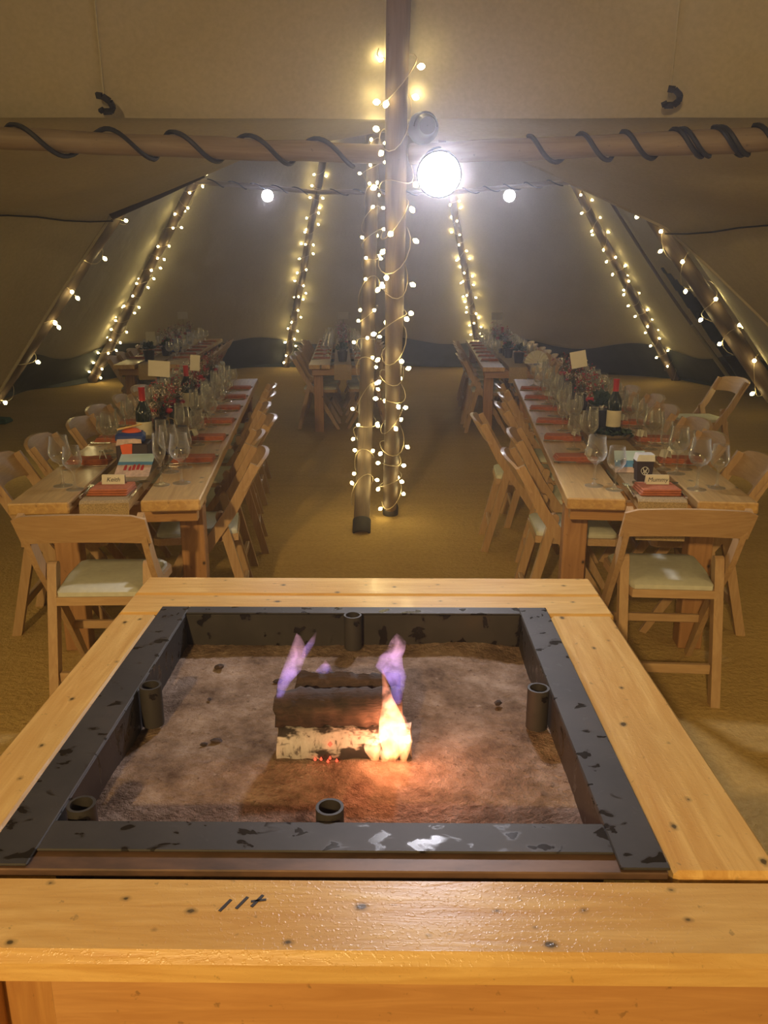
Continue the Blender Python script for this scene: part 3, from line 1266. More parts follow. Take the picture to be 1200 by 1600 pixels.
half = [(-0.036, 0.0), (-0.043, 0.022), (-0.037, 0.046), (-0.018, 0.06), (0.01, 0.064), (0.034, 0.05), (0.045, 0.024), (0.036, 0.0), (0.0, -0.003)]
log('birch_log', ((LX0 + LX1) / 2, LYF + 0.036, SAND + 0.008), LEN, half, ('birch_bark', 'split_wood'), 0, 'pale birch log lying lowest in the fire tray', 0.002, 3)
rough_p = [(0.034 * cos(a) * (1 + 0.12 * sin(3 * a)), 0.034 + 0.032 * sin(a)) for a in [2 * pi * i / 12 for i in range(12)]]
log('charred_log', ((LX0 + LX1) / 2 - 0.012, LYF + 0.045, SAND + 0.0665), LEN * 0.93, [(y * 1.2, z * 1.38) for y, z in rough_p], ('charred_bark', 'charred_bark'), radians(2), 'blackened log resting on top of the pale birch log', 0.004, 5)
log('charred_log', ((LX0 + LX1) / 2 + 0.005, LYF + 0.136, SAND + 0.004), LEN * 0.8, [(y * 1.15, z * 2.25) for y, z in rough_p], ('charred_bark', 'charred_bark'), radians(-3), 'blackened log standing behind the pale birch log', 0.004, 8)
# embers under the bark
mb = MB()
rn = random.Random(3)
for k in range(5):
    mb.lathe([(0.0005, -.003), (0.0035, 0), (0.0005, .006)], 6, (LX0 + LEN * (0.30 + 0.04 * k + rn.uniform(-.02, .02)), LYF - 0.008, SAND + rn.uniform(0.006, 0.016)))
mb.lathe([(0.0005, -.006), (0.005, 0), (0.0005, .007)], 6, (LX0 + LEN * 0.40, LYF - 0.008, SAND + 0.05))
tag(mb.build('ember', 'ember'), 'red glowing embers along the foot of the pale birch log', 'ember', kind='stuff')


# flames: bodies of burning gas
def flame_mat(name, stops, strength, nscale):
    m = bpy.data.materials.new(name)
    m.use_nodes = True
    nt = m.node_tree
    nt.nodes.remove(nt.nodes['Principled BSDF'])
    tc = nt.nodes.new('ShaderNodeTexCoord')
    sp = nt.nodes.new('ShaderNodeSeparateXYZ')
    nt.links.new(tc.outputs['Generated'], sp.inputs[0])
    col = ramp(nt, sp.outputs[2], stops)
    st = nt.nodes.new('ShaderNodeValToRGB')
    el = st.color_ramp.elements
    for e, (p, s) in zip([el[0], el[1], el.new(0.5), el.new(0.9)], strength):
        e.position = p
        e.color = (s, s, s, 1)
    nt.links.new(sp.outputs[2], st.inputs[0])
    n = noise(nt, tc.outputs['Object'], nscale, 3, 0.6, 0.6)
    n2 = ramp(nt, n, [(0.35, (0.12, 0.12, 0.12)), (0.65, (1, 1, 1))])
    mu = nt.nodes.new('ShaderNodeMath')
    mu.operation = 'MULTIPLY'
    nt.links.new(st.outputs[0], mu.inputs[0])
    nt.links.new(n2, mu.inputs[1])
    mu2 = nt.nodes.new('ShaderNodeMath')
    mu2.operation = 'MULTIPLY'
    nt.links.new(mu.outputs[0], mu2.inputs[0])
    mu2.inputs[1].default_value = 240.0 if 'hot' in name else 260.0
    e = nt.nodes.new('ShaderNodeEmission')
    nt.links.new(col, e.inputs[0])
    nt.links.new(mu2.outputs[0], e.inputs[1])
    nt.links.new(e.outputs[0], nt.nodes['Material Output'].inputs['Volume'])
    MATS[name] = m


PUR = (0.55, 0.30, 0.85)
flame_mat('flame_hot', [(0.0, (1.0, 0.34, 0.10)), (0.35, (1.0, 0.42, 0.18)), (0.75, (1.0, 0.33, 0.18))],
          [(0.0, 0.9), (0.3, 1.0), (0.6, 0.55), (1.0, 0.15)], 26)
flame_mat('flame_violet', [(0.0, (0.35, 0.25, 1.0)), (0.45, (0.62, 0.36, 0.95)), (0.85, (1.0, 0.48, 0.62))],
          [(0.0, 0.10), (0.3, 0.10), (0.6, 0.13), (1.0, 0.10)], 30)


def flame(base, path, radii, mat, label, flat=0.55):
    """path: offsets (x,z) rising; radii at each; flattened tongue"""
    o = empty('flame', base, 0, label, 'flame', 'flames on the logs')
    b = MB()
    seg = 12
    n = len(path)
    vs, fs = [], []
    for i, ((x, z), r) in enumerate(zip(path, radii)):
        for k in range(seg):
            a = 2 * pi * k / seg
            vs.append(Vector((x + r * cos(a) * (1 + 0.12 * sin(3 * a + i)), r * flat * sin(a) + 0.004 * sin(i * 2.1), z)))
    for i in range(n - 1):
        for k in range(seg):
            k2 = (k + 1) % seg
            fs.append((i * seg + k, i * seg + k2, (i + 1) * seg + k2, (i + 1) * seg + k))
    fs.append(tuple(range(seg - 1, -1, -1)))
    fs.append(tuple((n - 1) * seg + k for k in range(seg)))
    b.add(vs, fs)
    b.build('tongue', mat, o, True)
    return o


def fpx(px, py, y):
    return pix_y(px, py, y)


def flame_px(pts, y, mat, label, flat=0.55):
    """outline centre line and half width in photo pixels, on the plane y"""
    b0 = fpx(pts[0][0], pts[0][1], y)
    path, rad = [], []
    for (px, py, hw) in pts:
        p = fpx(px, py, y)
        q = fpx(px + hw, py, y)
        path.append((p.x - b0.x, p.z - b0.z))
        rad.append(max(0.001, q.x - p.x))
    return flame(b0, path, rad, mat, label, flat)


yf = LYF - 0.012
flame_px([(612, 1186, 10), (614, 1168, 20), (613, 1146, 24), (612, 1124, 20), (610, 1106, 13), (606, 1090, 9), (603, 1074, 6), (600, 1058, 4), (597, 1044, 1)], yf, 'flame_hot', 'tall white and orange flame at the end of the birch log')
flame_px([(586, 1188, 6), (582, 1176, 13), (581, 1164, 14), (584, 1152, 9), (590, 1142, 2)], yf - 0.012, 'flame_hot', 'short white flame bulging at the foot of the tall orange one')
flame_px([(630, 1190, 5), (632, 1174, 9), (633, 1156, 11), (632, 1138, 9), (628, 1122, 6), (626, 1110, 1)], yf - 0.004, 'flame_hot', 'orange flame on the end grain of the birch log')
flame_px([(600, 1190, 5), (603, 1180, 11), (606, 1170, 12), (604, 1160, 2)], yf - 0.02, 'flame_hot', 'low yellow flame curling under the tall orange one')
flame_px([(618, 1100, 9), (621, 1076, 11), (617, 1055, 17), (608, 1040, 22), (612, 1026, 18), (620, 1014, 15), (622, 1004, 13), (621, 996, 7), (620, 989, 1)], yf + 0.02, 'flame_violet', 'violet flame rising above the bright orange one')
flame_px([(433, 1112, 3), (437, 1088, 6), (443, 1066, 10), (455, 1048, 15), (463, 1030, 15), (467, 1014, 13), (466, 1004, 9), (465, 996, 5), (464, 989, 1)], yf + 0.03, 'flame_violet', 'violet flame licking up the end of the charred log')
flame_px([(474, 1028, 4), (480, 1014, 7), (486, 1003, 6), (491, 994, 3), (494, 988, 1)], yf + 0.04, 'flame_violet', 'small pink flame tip beside the tall violet flame')
flame_px([(506, 1050, 14), (507, 1042, 9), (509, 1036, 5), (508, 1031, 1)], yf + 0.10, 'flame_violet', 'tiny violet flame on the log behind')
fire_light = lamp('fire_glow', 'POINT', (fpx(613, 1138, yf - 0.012)), 0.9, (1.0, 0.33, 0.14), 0.03)
lamp('fire_glow', 'POINT', (fpx(632, 1152, yf - 0.012)), 0.5, (1.0, 0.42, 0.25), 0.04)

# ================================================================== LONG TABLES
TW, TZ = 0.70, 0.76


def long_table(loc, yaw, length, label):
    """origin on the floor under the middle of the end facing the fire"""
    t = empty('long_table', loc, yaw, label, 'table', 'long dining tables')
    for x, w in ((-0.24, 0.22), (0, 0.17), (0.24, 0.22)):
        b = MB()
        b.box((0, 0, 0), (w, length, 0.045), None, 0.005)
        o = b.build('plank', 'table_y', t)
        o.location = (x, length / 2, TZ - 0.0225)
    for y in (0.15, 0.40, length / 2, length - 0.40):
        b = MB()
        b.box((0, 0, 0), (0.64, 0.05, 0.075), None, 0.003)
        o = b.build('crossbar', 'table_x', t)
        o.location = (0, y, TZ - 0.045 - 0.0385)
    for x in (-0.262, 0.262):
        for y in (0.40, length - 0.40):
            b = MB()
            b.bar((0, 0, TZ - 0.0855 - 0.04), (0, 0, 0), 0.1, 0.1, (0, 1, 0), 0.004)
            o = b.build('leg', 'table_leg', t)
            o.location = (x, y + (0.05 if y < 1 else -0.05), 0.0) if False else (x, y, 0.0)
            o.scale = (1, 1, (TZ - 0.121) / (TZ - 0.1255))
    return t


TABLES = {
    'A': dict(loc=pix_z(163, 784, TZ), yaw=radians(5.6), L=4.15, name='gift-box table', sides=('canvas side', 'aisle side')),
    'B': dict(loc=pix_z(1035, 782, TZ), yaw=radians(-6.0), L=4.1, name='swirl-box table', sides=('aisle side', 'canvas side')),
    'C': dict(loc=Vector((-2.44, 8.35, 0)), yaw=radians(5.5), L=4.3, name='potted-plant table', sides=('canvas side', 'aisle side')),
    'D': dict(loc=Vector((-0.425, 8.34, 0)), yaw=radians(3.0), L=4.3, name='middle table', sides=('plant side', 'fan side')),
    'E': dict(loc=Vector((1.335, 8.05, 0)), yaw=radians(-3.4), L=4.3, name='paper-fan table', sides=('aisle side', 'canvas side')),
}
LAB = {'A': 'long plank table set for dinner, with gift box and orange-blue parcel on it',
       'B': 'long plank table set for dinner, with white-swirl box and chairs pulled out',
       'C': 'long plank table holding two dark potted plants behind the gift-box table',
       'D': 'long plank table in the middle, seen behind the two lit central poles',
       'E': 'long plank table holding the pale paper fan, behind the swirl-box table'}
for k, T in TABLES.items():
    T['loc'] = Vector((T['loc'].x, T['loc'].y, 0))
    T['M'] = Matrix.Translation(T['loc']) @ Matrix.Rotation(T['yaw'], 4, 'Z')
    long_table(T['loc'], T['yaw'], T['L'], LAB[k])
    # hessian runner down the middle, hanging over the near end
    b = MB()
    hw = 0.09
    prof = [(-0.018, TZ - 0.15), (-0.016, TZ - 0.06), (-0.010, TZ - 0.004), (0.004, TZ + 0.004)]
    prof += [(0.004 + (T['L'] - 0.1) * i / 12, TZ + 0.004) for i in range(1, 13)]
    vs, fs = [], []
    for (y, z) in prof:
        for zz in (0, -0.0025):
            vs += [Vector((-hw, y, z + zz)), Vector((hw, y, z + zz))]
    for i in range(len(prof) - 1):
        a = 4 * i
        fs += [(a, a + 1, a + 5, a + 4), (a + 2, a + 6, a + 7, a + 3), (a, a + 4, a + 6, a + 2), (a + 1, a + 3, a + 7, a + 5)]
    fs += [(0, 2, 3, 1), (4 * len(prof) - 4, 4 * len(prof) - 3, 4 * len(prof) - 1, 4 * len(prof) - 2)]
    b.add(vs, fs)
    o = b.build('table_runner', 'hessian')
    o.matrix_world = T['M']
    tag(o, f"brown hessian runner along the {T['name']}", 'table runner', 'hessian runners')


def on(T, x, y, z=TZ + 0.0042):
    return T['M'] @ Vector((x, y, z))


# ================================================================== CHAIRS
def make_chair():
    c = empty('folding_chair')
    W = 0.205
    top, foot_f = Vector((0, -0.235, 0.775)), Vector((0, 0.235, 0.0))

    def up_at(z):
        return foot_f + (top - foot_f) * (z / top.z)
    for s in (-1, 1):
        b = MB()
        # back upright: a flat board slightly bowed, rounded at the top
        pts = [(0.235, 0.0), (0.10, 0.235), (-0.03, 0.43), (-0.13, 0.57), (-0.195, 0.69), (-0.235, 0.775)]
        wid = [0.034, 0.044, 0.05, 0.05, 0.046, 0.03]
        outl_l, outl_r = [], []
        for i, (y, z) in enumerate(pts):
            j0, j1 = max(0, i - 1), min(len(pts) - 1, i + 1)
            d = Vector((pts[j1][0] - pts[j0][0], pts[j1][1] - pts[j0][1])).normalized()
            n = Vector((-d.y, d.x)) * wid[i] / 2
            outl_l.append((y + n.x, z + n.y))
            outl_r.append((y - n.x, z - n.y))
        poly = outl_l + outl_r[::-1]
        poly = [(y, max(0.0, z)) for y, z in poly]
        M = Matrix(((0, 0, 1, s * W), (1, 0, 0, 0), (0, 1, 0, 0), (0, 0, 0, 1)))
        b.prism(poly, 0.022, M)
        b.build('back_upright', 'chair_z', c)
        # rear leg on the inner side, rounded head at the hinge
        b = MB()
        a0, a1 = Vector((-0.075, 0.535)), Vector((-0.205, 0.0))
        d = (a1 - a0).normalized()
        n = Vector((-d.y, d.x)) * 0.021
        head = [(a0.x + n.x * cos(t) - d.x * 0.021 * sin(t), a0.y + n.y * cos(t) - d.y * 0.021 * sin(t)) for t in [pi * i / 6 for i in range(7)]]
        poly = head + [(a1.x - n.x, 0.0), (a1.x + n.x, 0.0)]
        M = Matrix(((0, 0, 1, s * (W - 0.030)), (1, 0, 0, 0), (0, 1, 0, 0), (0, 0, 0, 1)))
        b.prism(poly, 0.034, M)
        b.build('rear_leg', 'chair_z', c)
    # backrest: curved panel with arched edges
    b = MB()

    def panel(u, v, off):
        x = (u - 0.5) * 2
        zc0 = 0.660 + 0.018 * (1 - x * x)
        zc1 = 0.778 + 0.018 * (1 - x * x) - (0.012 if abs(x) > 0.97 else 0)
        z = zc0 + (zc1 - zc0) * v
        y = up_at(z).y - 0.032 - 0.028 * (1 - x * x) + off
        return Vector((x * 0.226, y, z))
    nu, nv = 12, 3
    vs = [panel(i / nu, j / nv, o) for o in (0, 0.018) for j in range(nv + 1) for i in range(nu + 1)]
    S = (nu + 1) * (nv + 1)
    fs = []
    for o in (0, S):
        for j in range(nv):
            for i in range(nu):
                q = (o + j * (nu + 1) + i, o + j * (nu + 1) + i + 1, o + (j + 1) * (nu + 1) + i + 1, o + (j + 1) * (nu + 1) + i)
                fs.append(q if o == 0 else q[::-1])
    for i in range(nu):
        fs.append((i, i + 1, S + i + 1, S + i))
        k = nv * (nu + 1) + i
        fs.append((k, S + k, S + k + 1, k + 1))
    for j in range(nv):
        a, b2 = j * (nu + 1), (j + 1) * (nu + 1)
        fs.append((a, S + a, S + b2, b2))
        fs.append((a + nu, b2 + nu, S + b2 + nu, S + a + nu))
    b.add(vs, fs)
    b.build('backrest', 'chair_x', c, True)
    # seat: frame and vinyl pad
    b = MB()
    b.prism([(-0.15, -0.15), (0.15, -0.15), (0.185, 0.05), (0.19, 0.20), (0.17, 0.225), (-0.17, 0.225), (-0.19, 0.20), (-0.185, 0.05)], 0.032,
            Matrix.Translation((0, 0, 0.425)))
    frame_ = b.build('seat_frame', 'chair_x', c)
    b = MB()
    outl = [(-0.142, -0.145), (0.142, -0.145), (0.150, -0.13), (0.172, 0.05), (0.175, 0.19), (0.155, 0.212), (-0.155, 0.212), (-0.175, 0.19), (-0.172, 0.05), (-0.150, -0.13)]
    k = len(outl)
    vs = []
    for sc, z in ((1.0, 0.4415), (1.0, 0.458), (0.93, 0.468), (0.6, 0.474)):
        vs += [Vector((x * sc, 0.033 + (y - 0.033) * sc, z)) for x, y in outl]
    fs = [(r * k + i, r * k + (i + 1) % k, (r + 1) * k + (i + 1) % k, (r + 1) * k + i) for r in range(3) for i in range(k)]
    fs += [tuple(3 * k + i for i in range(k)), tuple(range(k - 1, -1, -1))]
    b.add(vs, fs)
    b.build('seat_pad', 'cushion', frame_, True)
    # stretchers
    b = MB()
    b.box((0, -0.172, 0.135), (0.312, 0.022, 0.038), None, 0.003)
    b.build('rear_stretcher', 'chair_x', c)
    b = MB()
    p = up_at(0.20)
    b.box((0, p.y + 0.004, 0.22), (0.388, 0.02, 0.034), None, 0.003)
    b.build('front_stretcher', 'chair_x', c)
    return c


CHAIR = make_chair()
KIDS[CHAIR.name] = list(CHAIR.children)
first_chair = [True]


def chair(loc, rz, label, group):
    global CHAIR
    if first_chair[0]:
        c = CHAIR
        first_chair[0] = False
    else:
        c = copy_tree(CHAIR)
    c.location = loc
    c.rotation_euler = (0, 0, rz)
    tag(c, label, 'chair', group)
    return c


# chairs at the table ends beside the fire
TA, TB = TABLES['A'], TABLES['B']
chair((-1.05, 2.875, 0), radians(1.5), 'pale folding chair at the fire end of the gift-box table, pad showing', 'chairs at the table ends')
chair((1.092, 2.945, 0), radians(-4), 'pale folding chair at the fire end of the swirl-box table, pad showing', 'chairs at the table ends')
PULL = {('B', 0): [0.05, 0.0, 0.17, 0.02, 0.0, 0.0, 0], ('A', 1): [0.03, 0.0, 0.05, 0.0, 0.02, 0.0, 0],
        ('A', 0): [0.16, 0.12, 0.06, 0.1, 0.05, 0.04, 0], ('B', 1): [0.10, 0.06, 0.12, 0.05, 0.1, 0.03, 0]}
PLACES = {'A': (0.72, 0.54, 6), 'B': (0.72, 0.53, 6), 'C': (0.74, 0.56, 6), 'D': (0.74, 0.56, 6), 'E': (0.74, 0.56, 6)}
rnd = random.Random(21)
for k, T in TABLES.items():
    y0, dy, n = PLACES[k]
    for si, s in enumerate((-1, 1)):
        for i in range(n):
            if k in 'C' and s < 0 and i > 3:
                continue
            pull = PULL.get((k, si), [0.04] * 8)[i] + rnd.uniform(0, 0.03)
            x = s * (0.35 + 0.10 - 0.235 + pull)
            p = on(T, x, y0 + dy * i + rnd.uniform(-.03, .03), 0)
            rz = T['yaw'] + (pi / 2 if s > 0 else -pi / 2) + radians(rnd.uniform(-4, 4))
            chair(p, rz, f"{ORD[i]} folding chair from the fire, {T['sides'][si]} of the {T['name']}", f"chairs along the {T['name']}")
chair((2.72, 6.8, 0), radians(97), 'lone folding chair pulled well away from its table, below the doorway slit', 'loose chairs')


# ================================================================== PLACE SETTINGS
def glass_data(name, h, rb, bowl, rim):
    b = MB()
    z0 = h * 0.46
    prof = [(0.001, 0.0), (rb, 0.001), (rb, 0.003), (0.012, 0.008), (0.0045, 0.018), (0.004, z0 - 0.012), (0.010, z0),
            (bowl * 0.72, z0 + (h - z0) * 0.12), (bowl * 0.97, z0 + (h - z0) * 0.30), (bowl, z0 + (h - z0) * 0.45), (rim * 1.04, z0 + (h - z0) * 0.8), (rim, h),
            (rim - 0.0015, h), (rim * 1.04 - 0.002, z0 + (h - z0) * 0.8), (bowl - 0.002, z0 + (h - z0) * 0.45), (bowl * 0.95, z0 + (h - z0) * 0.30), (bowl * 0.66, z0 + (h - z0) * 0.13), (0.001, z0 + 0.008)]
    b.lathe(prof, 18)
    return b.data(name, 'clear_glass', True)


G_BIG = glass_data('wine_glass', 0.205, 0.037, 0.043, 0.034)
G_SMALL = glass_data('wine_glass', 0.175, 0.034, 0.037, 0.030)
G_FLUTE = glass_data('champagne_flute', 0.215, 0.032, 0.026, 0.022)


def napkin_data(w, d, h):
    b = MB()
    for i in range(3):
        sc = 1 - 0.03 * i
        b.box((0.002 * i, 0, h * (i + 0.5) / 3), (w * sc, d * sc, h / 3 * 0.96), Matrix.Rotation(0.02 * (i - 1), 3, 'Z'), h * 0.14)
    return b.data('napkin', 'napkin')


NAP = napkin_data(0.19, 0.105, 0.022)
NAP_END = napkin_data(0.155, 0.135, 0.026)


def fork_data():
    b = MB()
    b.tube([(0, -0.095, 0.004), (0, -0.04, 0.003), (0, 0.03, 0.006), (0, 0.045, 0.008)], [0.006, 0.004, 0.003, 0.004], 6)
    b.box((0, 0.055, 0.007), (0.022, 0.022, 0.002))
    for x in (-0.0095, -0.003, 0.003, 0.0095):
        b.box((x, 0.082, 0.006), (0.0032, 0.036, 0.002))
    return b.data('fork', 'steel', True)


def knife_data():
    b = MB()
    b.tube([(0, -0.105, 0.004), (0, -0.05, 0.004), (0, -0.005, 0.004)], [0.006, 0.0065, 0.005], 6)
    b.prism([(-0.006, 0), (0.009, 0), (0.010, 0.07), (0.002, 0.115), (-0.006, 0.11)], 0.002, Matrix.Translation((0, -0.005, 0.004)))
    return b.data('knife', 'steel', True)


def spoon_data():
    b = MB()
    b.tube([(0, -0.095, 0.004), (0, -0.03, 0.004), (0, 0.035, 0.006)], [0.006, 0.004, 0.003], 6)
    vs = []
    n = 14
    for sc, z in ((1, 0.007), (0.6, 0.003), (0.05, 0.001)):
        vs += [Vector((0.019 * sc * cos(2 * pi * i / n), 0.062 + 0.028 * sc * sin(2 * pi * i / n), z)) for i in range(n)]
    fs = [(r * n + i, r * n + (i + 1) % n, (r + 1) * n + (i + 1) % n, (r + 1) * n + i) for r in range(2) for i in range(n)]
    b.add(vs, fs)
    return b.data('spoon', 'steel', True)


FORK, KNIFE, SPOON = fork_data(), knife_data(), spoon_data()


def tent_card_data(w, h):
    b = MB()
    t = 0.0012
    for s in (-1, 1):
        M = Matrix.Translation((0, s * 0.010, h / 2)) @ Matrix.Rotation(s * 0.28, 4, 'X')
        b.add([M @ Vector(p) for p in ((-w / 2, -t, -h / 2), (w / 2, -t, -h / 2), (w / 2, -t, h / 2), (-w / 2, -t, h / 2),
                                       (-w / 2, t, -h / 2), (w / 2, t, -h / 2), (w / 2, t, h / 2), (-w / 2, t, h / 2))],
              [(0, 1, 2, 3), (4, 7, 6, 5), (0, 4, 5, 1), (1, 5, 6, 2), (2, 6, 7, 3), (3, 7, 4, 0)])
    return b.data('place_card', 'card')


TAG_CARD = tent_card_data(0.05, 0.034)


def put(name, me, loc, rz, label, cat, group):
    o = link(name, me)
    o.location = loc
    o.rotation_euler = (0, 0, rz)
    return tag(o, label, cat, group)


rnd = random.Random(5)
for k, T in TABLES.items():
    y0, dy, n = PLACES[k]
    for si, s in enumerate((-1, 1)):
        for i in range(n):
            y = y0 + dy * i
            yaw = T['yaw']
            where = f"{ORD[i]} place from fire, {T['sides'][si]} of {T['name']}"
            # the diner faces -s along x; things run across the table
            put('napkin', NAP, on(T, s * 0.235, y, TZ), yaw + radians(rnd.uniform(-5, 5)), f"folded rust napkin at {where}", 'napkin', f"napkins on the {T['name']}")
            put('fork', FORK, on(T, s * 0.225, y - s * 0.085, TZ), yaw + s * pi / 2, f"fork at {where}", 'fork', f"cutlery on the {T['name']}")
            put('knife', KNIFE, on(T, s * 0.235, y + s * 0.085, TZ), yaw + s * pi / 2, f"knife at {where}", 'knife', f"cutlery on the {T['name']}")
            put('spoon', SPOON, on(T, s * 0.235, y, TZ), yaw + s * pi / 2, f"spoon under napkin at {where}", 'spoon', f"cutlery on the {T['name']}") if False else None
            put('place_card', TAG_CARD, on(T, s * 0.168, y - 0.01, TZ + 0.022), yaw + s * pi / 2 + rnd.uniform(-.5, .5), f"small name card on the napkin at {where}", 'card', f"name cards on the {T['name']}")
            jit = rnd.uniform(-.012, .012)
            gb, gs, gf = ((0.15, 0.245, 0.225) if s < 0 else (-0.245, -0.155, -0.165))
            put('wine_glass', G_BIG, on(T, s * (0.16 + rnd.uniform(-.008, .008)), y + gb + jit, TZ), 0, f"larger wine glass at {where}", 'wine glass', f"glasses on the {T['name']}")
            put('wine_glass', G_SMALL, on(T, s * (0.212 + rnd.uniform(-.006, .006)), y + gs + jit, TZ), 0, f"smaller wine glass at {where}", 'wine glass', f"glasses on the {T['name']}")
            if (i + si) % 2 == 0 or k in 'AB':
                put('champagne_flute', G_FLUTE, on(T, s * (0.128 + rnd.uniform(-.004, .004)), y + gf + jit, TZ), 0, f"champagne flute at {where}", 'glass', f"glasses on the {T['name']}")


def rnd_at(T, px, py, z):
    p = pix_z(px, py, z)
    return p


# --- the end places with their name cards
def name_card(loc, rz, text, label):
    o = empty('place_card', loc, rz, label, 'card', 'name cards at the table ends')
    w, h = 0.088, 0.036
    b = MB()
    t = 0.0008
    for s in (-1, 1):
        M = Matrix.Translation((0, s * 0.008, h / 2)) @ Matrix.Rotation(s * 0.22, 4, 'X')
        b.add([M @ Vector(p) for p in ((-w / 2, -t, -h / 2), (w / 2, -t, -h / 2), (w / 2, -t, h / 2), (-w / 2, -t, h / 2),
                                       (-w / 2, t, -h / 2), (w / 2, t, -h / 2), (w / 2, t, h / 2), (-w / 2, t, h / 2))],
              [(0, 1, 2, 3), (4, 7, 6, 5), (0, 4, 5, 1), (1, 5, 6, 2), (2, 6, 7, 3), (3, 7, 4, 0)])
    fc_ = b.build('folded_card', 'card', o)
    tm = link('lettering', text_mesh(text, 0.024, 'lettering'), fc_)
    tm.location = (0, -0.0098, h / 2)
    tm.rotation_euler = (pi / 2 - 0.22, 0, 0)
    return o


def end_place(T, nm, text, cx, yn, napz=TZ + 0.006):
    yaw = T['yaw']
    put('napkin', NAP_END, on(T, cx, yn, TZ + 0.005), yaw * 0.3, f"folded rust napkin under the name card at the end of the {nm}", 'napkin', f'napkins on the {nm}')
    name_card(on(T, cx + 0.005, yn + 0.025, TZ + 0.032), yaw * 0.3, text, f"white handwritten name card on the end napkin of the {nm}")
    put('fork', FORK, on(T, cx - 0.098, yn + 0.01, TZ + 0.005), yaw, f"fork left of the end napkin of the {nm}", 'fork', f'cutlery on the {nm}')
    put('knife', KNIFE, on(T, cx + 0.09, yn + 0.01, TZ + 0.005), yaw, f"knife beside the end napkin of the {nm}", 'knife', f'cutlery on the {nm}')
    put('spoon', SPOON, on(T, cx + 0.03, yn + 0.14, TZ + 0.005), yaw - pi / 2, f"spoon lying across beyond the end napkin of the {nm}", 'spoon', f'cutlery on the {nm}')


end_place(TA, 'gift-box table', 'Keith', 0.0, 0.13)
end_place(TB, 'swirl-box table', 'Mummy', 0.0, 0.11)
# glasses belonging to the end places, standing on the planks beside the runner
for (T, x, y, me, nm, lab) in ((TA, 0.17, 0.24, G_FLUTE, 'champagne_flute', 'champagne flute beside the end napkin of the gift-box table'),
                               (TA, 0.245, 0.27, G_BIG, 'wine_glass', 'large wine glass beside the end napkin of the gift-box table'),
                               (TA, -0.222, 0.265, G_BIG, 'wine_glass', 'wine glass opposite the flute at the end of the gift-box table'),
                               (TA, -0.158, 0.20, G_SMALL, 'wine_glass', 'smaller wine glass close to the end name card of the gift-box table'),
                               (TB, -0.222, 0.205, G_BIG, 'wine_glass', 'large wine glass on aisle corner of the swirl-box table'),
                               (TB, -0.152, 0.145, G_SMALL, 'wine_glass', 'smaller wine glass on aisle corner of the swirl-box table'),
                               (TB, 0.172, 0.185, G_BIG, 'wine_glass', 'large wine glass on canvas corner of the swirl-box table'),
                               (TB, 0.258, 0.22, G_SMALL, 'wine_glass', 'smaller wine glass on canvas corner of the swirl-box table')):
    put(nm, me, on(T, x, y, TZ), 0, lab, 'wine glass' if 'wine' in nm else 'glass', f"glasses on the {T['name']}")


# ================================================================== TABLE DECORATION
def bottle(loc, label):
    o = empty('wine_bottle', loc, 0, label, 'bottle', 'wine bottles')
    b = MB()
    b.lathe([(0.001, 0.002), (0.034, 0.0), (0.037, 0.006), (0.037, 0.185), (0.033, 0.205), (0.018, 0.232), (0.0145, 0.245), (0.0145, 0.30), (0.001, 0.30)], 18)
    body_ = b.build('glass_body', 'bottle_glass', o, True)
    b = MB()
    b.lathe([(0.0152, 0.243), (0.0155, 0.298), (0.0165, 0.300), (0.0165, 0.308), (0.001, 0.309)], 16)
    b.build('foil_capsule', 'foil_red', o, True)
    b = MB()
    b.lathe([(0.0374, 0.06), (0.0374, 0.145)], 18)
    b.build('paper_label', 'label_cream', body_, True)
    return o


def slim(p):
    """below the glass rims the spray stays over the runner"""
    r = sqrt(p.x ** 2 + p.y ** 2)
    m_ = 0.052 if p.z < 0.25 else 0.12
    return Vector((p.x * m_ / r, p.y * m_ / r, p.z)) if r > m_ else p


